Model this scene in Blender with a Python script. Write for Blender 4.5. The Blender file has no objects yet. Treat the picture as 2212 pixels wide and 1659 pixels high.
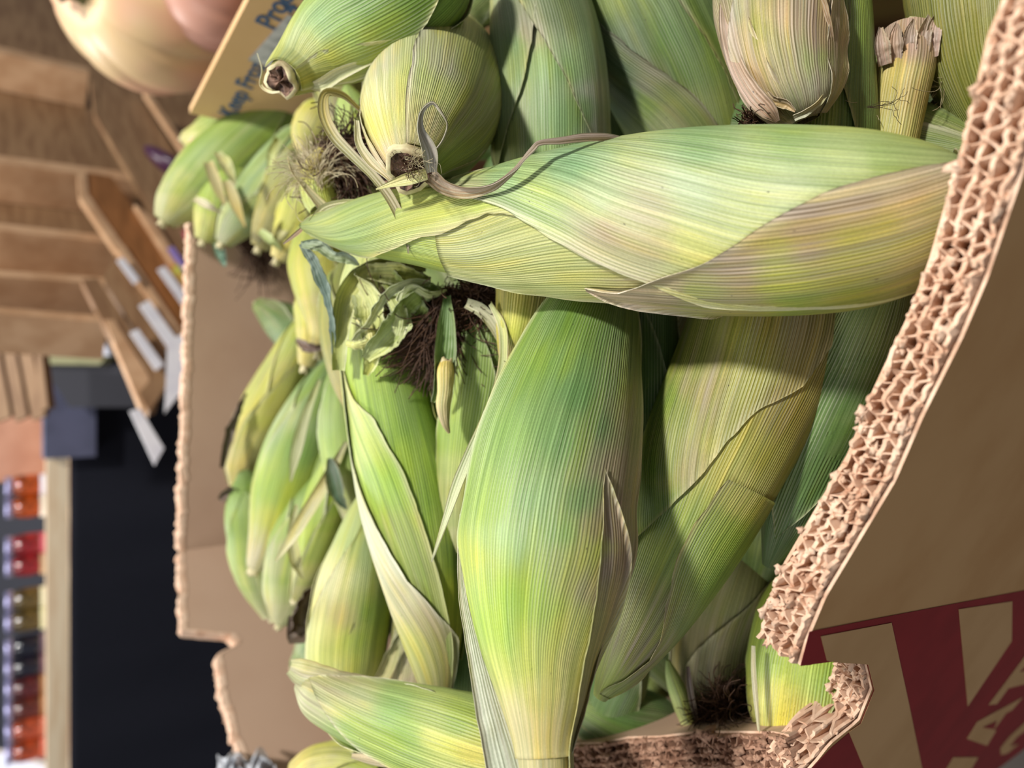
import bpy, math, random
import numpy as np
from mathutils import Vector
# ---------------------------------------------------------------- camera, light, exposure
PITCH = math.radians(37.0); FPX = 1550.0; W, H = 2212, 1659
SP, CP = math.sin(PITCH), math.cos(PITCH)
CAM = np.array([0.0, 0.0, 1.10])
FWD = np.array([0.0, CP, -SP]); DWN = np.array([0.0, -SP, -CP]); RGT = np.array([1.0, 0.0, 0.0])
sc = bpy.context.scene
COL = sc.collection
cd = bpy.data.cameras.new('camera'); cam = bpy.data.objects.new('camera', cd); COL.objects.link(cam)
cd.sensor_width = 36.0; cd.sensor_fit = 'HORIZONTAL'; cd.lens = FPX * 36.0 / W; cd.clip_start = 0.01
from mathutils import Matrix
R = Matrix(((DWN[0], RGT[0], -FWD[0]), (DWN[1], RGT[1], -FWD[1]), (DWN[2], RGT[2], -FWD[2])))
cam.matrix_world = Matrix.Translation(Vector(CAM)) @ R.to_4x4()
cd.dof.use_dof = True; cd.dof.focus_distance = 0.265; cd.dof.aperture_fstop = 7.0
sc.camera = cam
wd = bpy.data.worlds.new('world'); sc.world = wd; wd.use_nodes = True
wd.node_tree.nodes['Background'].inputs[0].default_value = (0.80, 0.90, 1.0, 1)
wd.node_tree.nodes['Background'].inputs[1].default_value = 0.21

def area(name, loc, target, power, size, col=(1, 1, 1), sy=None):
    l = bpy.data.lights.new(name, 'AREA'); l.energy = power; l.color = col
    l.shape = 'RECTANGLE' if sy else 'SQUARE'; l.size = size
    if sy: l.size_y = sy
    o = bpy.data.objects.new(name, l); COL.objects.link(o)
    o.location = loc
    o.rotation_euler = (Vector(target) - Vector(loc)).to_track_quat('-Z', 'Y').to_euler()
    return o
area('ceiling_or_fill_lamp', (1.12, -0.22, 3.3), (0, 0.3, 0.9), 80, 0.22, (1.0, 0.98, 0.94))
area('ceiling_or_fill_lamp', (-2.0, -0.3, 3.2), (0, 0.4, 0.9), 26, 1.2, (1.0, 0.98, 0.96))  # soft fill added from the left to lift the shaded sides
area('ceiling_or_fill_lamp', (0.3, 2.0, 3.4), (0.1, 1.6, 0.8), 38, 0.8, (1.0, 0.97, 0.92))
area('ceiling_or_fill_lamp', (-1.2, 4.0, 3.4), (-0.3, 3.2, 0.8), 110, 1.2, (1.0, 0.97, 0.94))
sc.view_settings.view_transform = 'Standard'; sc.view_settings.look = 'None'
sc.view_settings.gamma = 1.0; sc.view_settings.use_curve_mapping = False
sc.view_settings.exposure = 0.18

# ---------------------------------------------------------------- helpers
def P(x, y, d):
    x = np.asarray(x, float); y = np.asarray(y, float); d = np.asarray(d, float)
    k = ((x - W / 2) / FPX)[..., None]; m = ((H / 2 - y) / FPX)[..., None]
    return CAM + d[..., None] * (FWD + k * DWN + m * RGT)
def ray(x, y):
    return FWD + ((x - W / 2) / FPX) * DWN + ((H / 2 - y) / FPX) * RGT
def on_z(x, y, z):
    r = ray(x, y); return CAM + r * ((z - CAM[2]) / r[2])
def on_plane(x, y, p0, n):
    r = ray(x, y); p0 = np.array(p0, float); n = np.array(n, float)
    return CAM + r * (np.dot(p0 - CAM, n) / np.dot(r, n))
def proj(p):
    q = p - CAM; z = q @ FWD
    return W / 2 + FPX * (q @ DWN) / z, H / 2 - FPX * (q @ RGT) / z
def lin(c):
    c = np.asarray(c, float) / 255.0
    return np.where(c <= 0.04045, c / 12.92, ((c + 0.055) / 1.055) ** 2.4)
def sn(a, b, seed=0, c=0.0):
    r = np.random.RandomState(seed); o = 0
    for i in range(6):
        f = 1.0 + 0.9 * i; an = r.uniform(0, 6.283); ph = r.uniform(0, 6.283, 2)
        o = o + np.sin(f * (a * math.cos(an) + b * math.sin(an)) + ph[0] + 1.3 * np.sin(f * 0.7 * (b * math.cos(an) - a * math.sin(an)) + ph[1] + c)) / (1 + 0.5 * i)
    return o / 2.6

def mk(name, V, F, mat, parent=None, uv=None, col=None, smooth=True, origin=None):
    V = np.asarray(V, float)
    org = np.zeros(3) if (origin is None or parent is not None) else np.asarray(origin, float)
    q_ = parent
    while q_ is not None: org = org + np.array(q_.location); q_ = q_.parent
    me = bpy.data.meshes.new(name)
    if isinstance(F, np.ndarray):
        nf, k = F.shape
        me.vertices.add(len(V)); me.vertices.foreach_set('co', (V - org).ravel())
        me.loops.add(nf * k); me.loops.foreach_set('vertex_index', F.ravel())
        me.polygons.add(nf); me.polygons.foreach_set('loop_start', np.arange(0, nf * k, k))
        me.polygons.foreach_set('loop_total', np.full(nf, k))
        me.update(calc_edges=True); me.validate()
    else:
        me.from_pydata([tuple(v - org) for v in V], [], [tuple(f) for f in F]); me.update()
    li = np.zeros(len(me.loops), int); me.loops.foreach_get('vertex_index', li)
    if uv is not None:
        l = me.uv_layers.new(name='UVMap'); l.data.foreach_set('uv', np.asarray(uv)[li].ravel())
    if col is not None:
        a = me.color_attributes.new('Col', 'FLOAT_COLOR', 'POINT'); a.data.foreach_set('color', np.asarray(col).ravel())
    me.polygons.foreach_set('use_smooth', [smooth] * len(me.polygons))
    if mat: me.materials.append(mat)
    o = bpy.data.objects.new(name, me); COL.objects.link(o)
    if parent is not None: o.parent = parent
    elif origin is not None: o.location = org
    return o
def tag(o, label, cat, group=None, kind=None):
    if label: o['label'] = label
    if cat: o['category'] = cat
    if group: o['group'] = group
    if kind: o['kind'] = kind
    return o
def empty(name, loc, label=None, cat=None, group=None, kind=None):
    o = bpy.data.objects.new(name, None); COL.objects.link(o); o.location = tuple(float(v) for v in loc)
    o.empty_display_size = 0.01
    tag(o, label, cat, group, kind); return o
def grid_faces(n, m, off=0, closed=False):
    i = np.arange(n - 1)[:, None]; mm = m if closed else m - 1; j = np.arange(mm)[None, :]
    j2 = (j + 1) % m
    return np.stack([i * m + j, i * m + j2, (i + 1) * m + j2, (i + 1) * m + j], -1).reshape(-1, 4) + off
def merge(parts):
    V = []; F = []; o = 0
    for v, f in parts:
        V.append(np.asarray(v, float)); F += [tuple(int(a) + o for a in q) for q in f]; o += len(v)
    return np.concatenate(V), F
def box(c, sx, sy, sz, ax=None):
    c = np.array(c, float); ax = np.eye(3) if ax is None else np.array(ax, float)
    s = np.array([[i, j, k] for i in (-1, 1) for j in (-1, 1) for k in (-1, 1)], float) * np.array([sx, sy, sz]) / 2
    V = c + s @ ax
    return V, [(0, 1, 3, 2), (4, 6, 7, 5), (0, 4, 5, 1), (2, 3, 7, 6), (0, 2, 6, 4), (1, 5, 7, 3)]
def catmull(pts, n):
    p = np.asarray(pts, float)
    seg = np.sqrt(((p[1:, :2] - p[:-1, :2]) ** 2).sum(1)) + 1e-6
    if p.shape[1] > 2: seg = seg + 300 * np.abs(p[1:, 2] - p[:-1, 2])
    t = np.concatenate([[0], np.cumsum(seg)]); tt = np.linspace(0, t[-1], n)
    # cubic hermite with finite difference tangents
    m = np.zeros_like(p)
    m[1:-1] = ((p[2:] - p[1:-1]) / seg[1:, None] + (p[1:-1] - p[:-2]) / seg[:-1, None]) / 2
    m[0] = (p[1] - p[0]) / seg[0]; m[-1] = (p[-1] - p[-2]) / seg[-1]
    k = np.clip(np.searchsorted(t, tt, side='right') - 1, 0, len(p) - 2)
    h = seg[k]; u = ((tt - t[k]) / h)[:, None]; h = h[:, None]
    return (2*u**3 - 3*u**2 + 1) * p[k] + (u**3 - 2*u**2 + u) * h * m[k] + (-2*u**3 + 3*u**2) * p[k+1] + (u**3 - u**2) * h * m[k+1]
def norm(v): return v / (np.linalg.norm(v, axis=-1, keepdims=True) + 1e-12)

# ---------------------------------------------------------------- materials
class NT:
    def __init__(s, name):
        s.m = bpy.data.materials.new(name); s.m.use_nodes = True; s.t = s.m.node_tree
        s.b = s.t.nodes['Principled BSDF']
    def n(s, ty, **kw):
        n = s.t.nodes.new('ShaderNode' + ty)
        for k, v in kw.items():
            if k.startswith('i_'):
                key = k[2:]; key = int(key) if key.isdigit() else key.replace('_', ' ')
                n.inputs[key].default_value = v
            else: setattr(n, k, v)
        return n
    def l(s, a, b): s.t.links.new(a, b)
    def math(s, op, a, b=None, c=None):
        n = s.t.nodes.new('ShaderNodeMath'); n.operation = op
        for i, v in enumerate((a, b, c)):
            if v is None: continue
            if isinstance(v, (int, float)): n.inputs[i].default_value = v
            else: s.l(v, n.inputs[i])
        return n.outputs[0]
    def mix(s, f, a, b, mode='MIX'):
        n = s.t.nodes.new('ShaderNodeMix'); n.data_type = 'RGBA'; n.blend_type = mode
        for i, v in ((0, f), (6, a), (7, b)):
            if isinstance(v, (int, float)): n.inputs[i].default_value = v
            elif isinstance(v, tuple): n.inputs[i].default_value = (*v, 1) if len(v) == 3 else v
            else: s.l(v, n.inputs[i])
        return n.outputs[2]
    def ramp(s, f, a, b):
        n = s.t.nodes.new('ShaderNodeMapRange'); n.interpolation_type = 'SMOOTHSTEP'
        s.l(f, n.inputs[0]); n.inputs[1].default_value = a; n.inputs[2].default_value = b
        return n.outputs[0]
def husk_material():
    s = NT('corn_husk'); uv = s.n('UVMap', uv_map='UVMap'); sep = s.n('SeparateXYZ'); s.l(uv.outputs[0], sep.inputs[0])
    u, v = sep.outputs[0], sep.outputs[1]
    oi = s.n('ObjectInfo'); rnd = s.math('MULTIPLY', oi.outputs['Random'], 37.0)
    def noise(su, sv, det=2.0, scale=1.0):
        c = s.n('CombineXYZ'); s.l(s.math('MULTIPLY', u, su), c.inputs[0]); s.l(s.math('MULTIPLY', v, sv), c.inputs[1]); s.l(rnd, c.inputs[2])
        n = s.n('TexNoise'); n.inputs['Scale'].default_value = scale; n.inputs['Detail'].default_value = det
        s.l(c.outputs[0], n.inputs['Vector']); return n.outputs['Fac']
    at = s.n('Attribute', attribute_name='Col')
    fine = noise(1500, 14, 2.0); hair = noise(4200, 22, 1.0); mot = noise(1500, 1500, 2.0); streak = noise(420, 9, 2.5); patch = noise(95, 22, 3.0); dry = noise(260, 12, 3.0)
    warp = noise(120, 30, 1.0)
    ph = s.math('ADD', s.math('MULTIPLY', u, 2 * math.pi / 0.00125), s.math('MULTIPLY', warp, 5.0))
    rib = s.math('ADD', s.math('MULTIPLY', s.math('SINE', ph), 0.5), 0.5)
    vis = s.ramp(noise(60, 18, 2.0), 0.38, 0.66)
    c = s.mix(s.ramp(patch, 0.42, 0.72), at.outputs['Color'], s.mix(1.0, at.outputs['Color'], (1.12, 1.04, 0.62), 'MULTIPLY'))
    c = s.mix(1.0, c, s.mix(s.ramp(streak, 0.3, 0.7), (0.80, 0.85, 0.76), (1.16, 1.13, 1.14)), 'MULTIPLY')
    c = s.mix(1.0, c, s.mix(s.ramp(fine, 0.34, 0.66), (0.84, 0.87, 0.82), (1.12, 1.1, 1.12)), 'MULTIPLY')
    c = s.mix(1.0, c, s.mix(s.ramp(hair, 0.36, 0.64), (0.86, 0.87, 0.84), (1.12, 1.12, 1.12)), 'MULTIPLY')
    c = s.mix(1.0, c, s.mix(s.ramp(mot, 0.3, 0.7), (0.93, 0.93, 0.93), (1.06, 1.06, 1.06)), 'MULTIPLY')
    c = s.mix(s.math('MULTIPLY', s.math('MULTIPLY', s.math('POWER', rib, 6.0), vis), 0.5), c, (0.66, 0.70, 0.50))
    dr = s.math('MULTIPLY', s.ramp(dry, 0.40, 0.64), at.outputs['Alpha'])
    c = s.mix(dr, c, s.mix(s.ramp(fine, 0.4, 0.6), (0.26, 0.19, 0.13), (0.56, 0.47, 0.37)))
    vo = s.n('TexVoronoi'); vo.inputs['Scale'].default_value = 1.0
    cc = s.n('CombineXYZ'); s.l(s.math('MULTIPLY', u, 230), cc.inputs[0]); s.l(s.math('MULTIPLY', v, 150), cc.inputs[1]); s.l(rnd, cc.inputs[2])
    s.l(cc.outputs[0], vo.inputs['Vector'])
    sp = s.math('MULTIPLY', s.math('SUBTRACT', 1.0, s.ramp(vo.outputs['Distance'], 0.03, 0.085)), s.ramp(noise(160, 160, 1.0), 0.5, 0.62))
    c = s.mix(s.math('MULTIPLY', sp, 0.75), c, (0.06, 0.045, 0.03))
    hs = s.n('HueSaturation'); hs.inputs['Saturation'].default_value = 0.99; hs.inputs['Value'].default_value = 0.93; hs.inputs['Hue'].default_value = 0.487; s.l(c, hs.inputs['Color']); c = hs.outputs[0]
    s.l(c, s.b.inputs['Base Color'])
    s.b.inputs['Roughness'].default_value = 0.46
    s.b.inputs['Specular IOR Level'].default_value = 0.42
    h = s.math('ADD', s.math('MULTIPLY', rib, 0.6), s.math('ADD', s.math('MULTIPLY', fine, 0.8), s.math('MULTIPLY', hair, 0.5)))
    bp = s.n('Bump'); bp.inputs['Strength'].default_value = 0.75; bp.inputs['Distance'].default_value = 0.00032
    s.l(h, bp.inputs['Height']); s.l(bp.outputs[0], s.b.inputs['Normal'])
    # thin leaf: part of the light passes through
    tr = s.n('BsdfTranslucent'); s.l(c, tr.inputs['Color'])
    mx = s.n('MixShader'); mx.inputs[0].default_value = 0.16
    out = s.t.nodes['Material Output']; s.l(s.b.outputs[0], mx.inputs[1]); s.l(tr.outputs[0], mx.inputs[2]); s.l(mx.outputs[0], out.inputs['Surface'])
    return s.m
def flat(name, c, rough=0.6, noise=0.0, nscale=60.0, c2=None, spec=0.4, bump=0.0, stretch=(1, 1, 1), metal=0.0):
    s = NT(name); c = tuple(lin(c)); s.b.inputs['Roughness'].default_value = rough
    s.b.inputs['Specular IOR Level'].default_value = spec; s.b.inputs['Metallic'].default_value = metal
    s.b.inputs['Base Color'].default_value = (*c, 1)
    if noise or c2 is not None:
        tc = s.n('TexCoord'); mp = s.n('Mapping'); mp.inputs['Scale'].default_value = stretch; s.l(tc.outputs['Object'], mp.inputs[0])
        n = s.n('TexNoise'); n.inputs['Scale'].default_value = nscale; n.inputs['Detail'].default_value = 5; s.l(mp.outputs[0], n.inputs['Vector'])
        b = tuple(lin(c2)) if c2 is not None else tuple(min(1, v * (1 - noise)) for v in c)
        col = s.mix(s.ramp(n.outputs['Fac'], 0.35, 0.68), c, b); s.l(col, s.b.inputs['Base Color'])
        if bump:
            bp = s.n('Bump'); bp.inputs['Strength'].default_value = 0.6; bp.inputs['Distance'].default_value = bump
            s.l(n.outputs['Fac'], bp.inputs['Height']); s.l(bp.outputs[0], s.b.inputs['Normal'])
    return s.m
M = {}
M['husk'] = husk_material()
M['silk'] = flat('corn_silk', (196, 184, 150), 0.5, c2=(150, 130, 95), nscale=300)
M['silk_brown'] = flat('dried_silk', (92, 62, 42), 0.65, c2=(58, 38, 28), nscale=400)
M['cut'] = flat('cut_stem_face', (136, 104, 86), 0.8, c2=(48, 34, 28), nscale=330, bump=0.002)
M['stem'] = flat('stem', (212, 202, 156), 0.6, c2=(172, 152, 112), nscale=190, stretch=(1, 1, 1))
M['debris'] = flat('debris', (58, 44, 30), 0.7)
M['kraft'] = flat('kraft_board', (196, 154, 106), 0.8, c2=(186, 142, 94), nscale=18, bump=0.0004, spec=0.2)
M['kraft_in'] = flat('kraft_board_inside', (196, 164, 140), 0.8, c2=(186, 152, 128), nscale=7, bump=0.0003, spec=0.2)
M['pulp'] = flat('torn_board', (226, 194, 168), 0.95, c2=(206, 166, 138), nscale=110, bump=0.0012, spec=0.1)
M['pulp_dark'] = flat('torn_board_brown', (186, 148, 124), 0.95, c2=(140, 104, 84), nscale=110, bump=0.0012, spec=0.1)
M['red_ink'] = flat('red_print', (140, 30, 36), 0.6, c2=(130, 26, 32), nscale=40, spec=0.3)
M['cream_ink'] = flat('bare_board_letter', (198, 158, 112), 0.8, c2=(188, 148, 102), nscale=18, spec=0.2)
M['blue_ink'] = flat('blue_print', (70, 92, 128), 0.6)
M['carton'] = flat('carton_board', (218, 180, 134), 0.75, c2=(208, 168, 120), nscale=9, spec=0.25)
M['white'] = flat('white_paper', (236, 234, 238), 0.6, c2=(222, 220, 228), nscale=20)
M['sticker'] = flat('sticker', (205, 202, 204), 0.5, c2=(150, 150, 155), nscale=90)
M['wood'] = flat('stained_wood', (156, 122, 88), 0.55, c2=(134, 100, 70), nscale=9, stretch=(1, 1, 6))
M['wood_edge'] = flat('wood_edge', (206, 166, 128), 0.6, c2=(188, 146, 108), nscale=20)
M['wood_orange'] = flat('wood_orange', (150, 98, 54), 0.5, c2=(130, 84, 44), nscale=12, stretch=(1, 1, 5))
M['pine'] = flat('pine_board', (236, 216, 184), 0.55, c2=(224, 196, 160), nscale=6, stretch=(1, 8, 8))
M['cloth'] = flat('black_cloth', (22, 23, 32), 0.85, c2=(28, 30, 40), nscale=300, spec=0.2)
M['grey_cloth'] = flat('grey_cloth', (92, 94, 118), 0.85, c2=(76, 78, 98), nscale=8)
M['squash'] = None
M['squash_stem'] = flat('squash_stem', (128, 124, 82), 0.7, c2=(70, 72, 48), nscale=60, bump=0.002)
M['plastic'] = flat('white_plastic', (218, 222, 238), 0.35)
M['floor'] = flat('concrete', (84, 74, 66), 0.6, c2=(70, 62, 56), nscale=3)
M['wallp'] = flat('back_wall_paint', (120, 120, 130), 0.8)
M['terracotta'] = flat('terracotta_box', (206, 158, 136), 0.7, c2=(190, 140, 118), nscale=8)
M['purple'] = flat('purple_eggplant', (66, 34, 58), 0.3)

# ---------------------------------------------------------------- corn ears
class Ear:
    N = 110
    def __init__(s, pts, ref=None):
        q = catmull(pts, s.N); s.px = q[:, 0]; s.py = q[:, 1]; s.d = q[:, 2]; s.hw = np.maximum(q[:, 3], 1.5)
        s.C = P(s.px, s.py, s.d); s.r = s.hw * s.d / FPX
        g = np.gradient(s.C, axis=0); s.T = norm(g)
        ds = np.linalg.norm(np.diff(s.C, axis=0), axis=1); s.len = np.concatenate([[0], np.cumsum(ds)]); s.L = s.len[-1]
        s.s = s.len / s.L
        tocam = norm(CAM - s.C) if ref is None else np.repeat(norm(np.array(ref, float))[None], s.N, 0)
        n = tocam - (tocam * s.T).sum(1)[:, None] * s.T; s.Nn = norm(n); s.B = norm(np.cross(s.T, s.Nn))
        s.rmax = s.r.max()
        # image direction of B
        bx, by = proj(s.C + s.B * 0.002); s.bdir = norm(np.stack([bx - s.px, by - s.py], -1))
    def at(s, S, arr):
        if arr.ndim == 1: return np.interp(S, s.s, arr)
        return np.stack([np.interp(S, s.s, arr[:, i]) for i in range(arr.shape[1])], -1)
    def pix(s, x, y):
        i = int(np.argmin((s.px - x) ** 2 + (s.py - y) ** 2))
        o = ((x - s.px[i]) * s.bdir[i, 0] + (y - s.py[i]) * s.bdir[i, 1]) / s.hw[i]
        return s.s[i], math.asin(max(-0.999, min(0.999, o)))
    def surf(s, S, th, off):
        C = s.at(S, s.C); N_ = norm(s.at(S, s.Nn)); B_ = norm(s.at(S, s.B)); r = s.at(S, s.r)
        rr = r * (1 + s.lump * sn(S * 7, np.sin(th) * 1.3 + np.cos(th), s.seed)) + off
        return C + (np.cos(th) * rr)[:, None] * N_ + (np.sin(th) * rr)[:, None] * B_
def lerp(a, b, t): return a + (b - a) * t
PAL = {
 'green': [(205, 205, 150), (150, 180, 85), (128, 165, 85)],
 'lime': [(215, 212, 140), (170, 195, 80), (140, 180, 75)],
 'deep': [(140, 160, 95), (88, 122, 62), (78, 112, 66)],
 'pale': [(226, 222, 170), (190, 205, 130), (160, 190, 110)],
 'sage': [(200, 205, 160), (150, 178, 120), (122, 158, 108)],
 'yellow': [(226, 214, 140), (205, 205, 100), (170, 190, 85)],
 'tan': [(190, 170, 130), (170, 160, 110), (140, 150, 90)],
 'olive': [(176, 168, 104), (150, 152, 80), (126, 142, 68)],
}
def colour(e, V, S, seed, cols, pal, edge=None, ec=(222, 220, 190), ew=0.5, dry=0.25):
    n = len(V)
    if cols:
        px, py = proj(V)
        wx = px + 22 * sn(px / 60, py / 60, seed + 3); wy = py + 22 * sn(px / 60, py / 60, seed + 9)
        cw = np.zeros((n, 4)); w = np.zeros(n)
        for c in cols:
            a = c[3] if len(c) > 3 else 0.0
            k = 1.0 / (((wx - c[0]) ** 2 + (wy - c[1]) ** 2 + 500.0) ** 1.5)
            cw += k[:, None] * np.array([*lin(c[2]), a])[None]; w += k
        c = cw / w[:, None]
    else:
        p = [lin(q) for q in PAL[pal]]
        t = np.clip(S + 0.16 * sn(S * 9, V[:, 0] * 120, seed), 0, 1)[:, None]
        c3 = np.where(t < 0.4, lerp(p[0], p[1], t / 0.4), lerp(p[1], p[2], (t - 0.4) / 0.6))
        a = np.clip(dry * (0.6 + 0.9 * sn(S * 6, V[:, 0] * 90 + V[:, 2] * 90, seed + 5)), 0, 1)
        c = np.concatenate([c3, a[:, None]], 1)
    if edge is not None:
        k = (np.clip(1 - edge / 0.05, 0, 1) ** 1.0 * ew)[:, None]
        c[:, :3] = lerp(c[:, :3], lin(ec)[None], k)
    return c
def leaf(root, e, lo, hi, s0=0.0, s1=1.0, h=0.0008, lift=0.0007, seed=1, cols=None, pal='green', guide=0.5, ns=70, nt=26,
         ragged=0.02, ec=(222, 220, 190), ew=0.55, dry=0.25, name='husk_leaf', label=None, thick=0.00035, wave=0.0, parent=None):
    def edge(L):
        q = []
        for k in L:
            if k[0] == 'a': q.append((k[1], math.radians(k[2])))
            else: q.append(e.pix(*k))
        q.sort(); a = np.array(q); return lambda S: np.interp(S, a[:, 0], a[:, 1])
    fl = edge(lo) if not callable(lo) else lo; fh = edge(hi) if not callable(hi) else hi
    S = np.linspace(s0, s1, ns); t = np.linspace(0, 1, nt); t = 0.5 - 0.5 * np.cos(np.pi * t) * (1 - 0.15 * np.sin(np.pi * t))
    lo_ = fl(S) + ragged * sn(S * 40, S * 0, seed + 1); hi_ = fh(S) + ragged * sn(S * 40, S * 0, seed + 2)
    SS = np.repeat(S, nt); tt = np.tile(t, ns)
    lo_r, hi_r = np.repeat(lo_, nt), np.repeat(hi_, nt)
    th = lo_r + (hi_r - lo_r) * tt
    ed = np.minimum(tt, 1 - tt)
    rr = e.at(SS, e.r)
    wm = np.minimum(1, np.abs(hi_r - lo_r) * rr / 0.006)
    off = h + lift * np.clip(1 - ed / 0.16, 0, 1) ** 2 * (0.9 + 0.8 * sn(SS * 12, tt * 0, seed + 4)) * wm + wave * sn(SS * 16, tt * 7, seed + 7) 
    off = np.maximum(off, h * 0.5)
    top = e.surf(SS, th, off); bot = e.surf(SS, th, off - thick)
    n = len(top); F = grid_faces(ns, nt)
    Fb = F[:, ::-1] + n
    rim = []
    for i in range(ns - 1):
        a, b = i * nt, (i + 1) * nt
        rim += [(b, a, a + n, b + n), (a + nt - 1, b + nt - 1, b + nt - 1 + n, a + nt - 1 + n)]
    for j in range(nt - 1):
        rim += [(j, j + 1, j + 1 + n, j + n)]
        k = (ns - 1) * nt + j; rim += [(k + 1, k, k + n, k + 1 + n)]
    F = np.concatenate([F, Fb, np.array(rim)])
    V = np.concatenate([top, bot])
    Sg = np.linspace(s0 - .3, s1 + .3, 240); Sc = np.clip(Sg, s0, s1); gg = fl(Sc) * (1 - guide) + fh(Sc) * guide
    kk_ = np.hanning(61); kk_ /= kk_.sum(); gg = np.convolve(np.pad(gg, 30, mode='edge'), kk_, mode='valid'); g = np.interp(SS, Sg, gg)
    U = (th - g) * e.rmax + seed * 0.137; Vv = SS * e.L
    uv = np.stack([U, Vv], 1); uv = np.concatenate([uv, uv])
    c = colour(e, top, SS, seed, cols, pal, ed, ec, ew, dry); c = np.concatenate([c, c])
    o = mk(name, V, F, M['husk'], parent or root, uv, c)
    if label: o['label'] = label
    return o
def body(root, e, seed, cols=None, pal='green', dry=0.2, nt=48, name='inner_husk', cap=True):
    ns = 80; S = np.linspace(0, 1, ns); th = np.linspace(0, 2 * math.pi, nt + 1)
    SS = np.repeat(S, nt + 1); tt = np.tile(th, ns)
    V = e.surf(SS, tt, 0.0 * SS)
    F = grid_faces(ns, nt + 1)
    uv = np.stack([tt * e.rmax + seed * 0.21, SS * e.L], 1)
    c = colour(e, V, SS, seed, cols, pal, None, dry=dry)
    return mk(name, V, F, M['husk'], root, uv, c)
def auto_leaves(root, e, seed, pal, n=3, dry=0.25, cols=None, s1=(0.72, 1.0), lift=0.0008, first=None, w0=95, ec=(222, 220, 190), ew=0.55):
    r = random.Random(seed); base = first if first is not None else r.uniform(-60, 60)
    for k in range(n):
        c0 = math.radians(base + k * 360 / n + r.uniform(-18, 18)); tw = math.radians(r.uniform(-45, 45)); w = math.radians(w0 + r.uniform(-12, 12)); e1 = r.uniform(*s1)
        if k == n - 1: e1 = s1[1] * 0.97
        pw = r.uniform(1.6, 3.0)
        f = lambda S, sg, c0=c0, tw=tw, w=w, e1=e1, pw=pw: c0 + tw * S + sg * w * np.clip(1 - (S / e1) ** pw, 0.002, 1)
        leaf(root, e, (lambda S, f=f: f(S, -1)), (lambda S, f=f: f(S, 1)), 0.0, e1, h=0.0007 * (n - k), lift=lift, seed=seed * 7 + k, cols=cols,
             pal=pal, ns=56, nt=22, dry=dry, ec=ec, ew=ew)
def stub(root, e, length=0.012, r=None, seed=1, face='cut', at=0, flare=1.0):
    """cut stalk sticking out of the ear's base"""
    i = 0 if at == 0 else -1
    d = -e.T[0] if at == 0 else e.T[-1]
    C = e.C[i]; r = e.r[i] if r is None else r
    a = norm(np.cross(d, [0.3, 0.5, 0.8])); b = np.cross(d, a); n = 22
    rq = np.random.RandomState(seed + 40); V = []; prof = [(-0.006, 1.0), (length * 0.6, flare), (length, flare * 0.98), (length, flare * 0.8), (length - 0.0005, flare * 0.66), (length - 0.0009, flare * .3), (length - 0.0008, 0.0)]
    for k, (z, f) in enumerate(prof):
        for j in range(n):
            t = 2 * math.pi * j / n; q = 1 + 0.08 * math.sin(3 * t + seed) + 0.05 * math.sin(7 * t + seed * 2)
            V.append(C + d * (z + (0.0012 * math.sin(4 * t + seed) if k >= 2 else 0) + (rq.uniform(-.0014, .001) if k >= 4 else 0)) + (a * math.cos(t) + b * math.sin(t)) * r * f * q)
    V = np.array(V); F = grid_faces(len(prof), n, closed=True)
    st = mk('stem', V[:4 * n], grid_faces(4, n, closed=True), M['stem'], root)
    mk('cut_end', V[3 * n:], grid_faces(4, n, closed=True), M[face], root, smooth=False)
def ribbon(root, pts, col=(170, 175, 130), col2=None, twist=(0, 0), cup=0.25, name='husk_ribbon', seed=3, dry=0.3, n=60, label=None, parent=None, tags=None, ec=(225, 220, 195), wav=0.0):
    """loose leaf strip: pts (x, y, depth, width px); twist in degrees start -> end"""
    q = catmull(pts, n); C = P(q[:, 0], q[:, 1], q[:, 2]); w = np.maximum(q[:, 3], 1.0) * q[:, 2] / FPX / 2
    T = norm(np.gradient(C, axis=0)); N0 = norm(CAM - C); N0 = norm(N0 - (N0 * T).sum(1)[:, None] * T); B0 = np.cross(T, N0)
    tws = np.radians(np.interp(np.linspace(0, 1, n), np.linspace(0, 1, len(twist)), twist))[:, None]
    Nn = N0 * np.cos(tws) + B0 * np.sin(tws); B = -N0 * np.sin(tws) + B0 * np.cos(tws)
    m = 9; t = np.linspace(-1, 1, m); s = np.linspace(0, 1, n)
    SS = np.repeat(s, m); tt = np.tile(t, n)
    ww = np.repeat(w, m); Cr = np.repeat(C, m, 0); Nr = np.repeat(Nn, m, 0); Br = np.repeat(B, m, 0)
    hgt = ww * cup * (tt ** 2) + wav * ww * sn(SS * 14, tt * 2, seed) * np.abs(tt)
    top = Cr + Br * (ww * tt)[:, None] + Nr * hgt[:, None]; bot = top - Nr * 0.00035
    k = len(top); F = grid_faces(n, m); rim = []
    for i in range(n - 1):
        a, b = i * m, (i + 1) * m
        rim += [(b, a, a + k, b + k), (a + m - 1, b + m - 1, b + m - 1 + k, a + m - 1 + k)]
    F = np.concatenate([F, F[:, ::-1] + k, np.array(rim)])
    L = np.concatenate([[0], np.cumsum(np.linalg.norm(np.diff(C, axis=0), axis=1))])
    uv = np.stack([tt * w.max() + seed * 0.3, np.repeat(L, m)], 1)
    c0 = lin(col); c1 = lin(col2 if col2 is not None else col)
    c = lerp(c0[None], c1[None], SS[:, None]); kk = (np.clip((np.abs(tt) - 0.75) / 0.25, 0, 1) * 0.5)[:, None]
    c = lerp(c, lin(ec)[None], kk); c = np.concatenate([c, np.full((len(c), 1), dry)], 1)
    V = np.concatenate([top, bot])
    o = mk(name, V, F, M['husk'], parent or root, np.concatenate([uv, uv]), np.concatenate([c, c]), origin=C[0] if (root is None and parent is None) else None)
    if label: o['label'] = label
    return o
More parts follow.
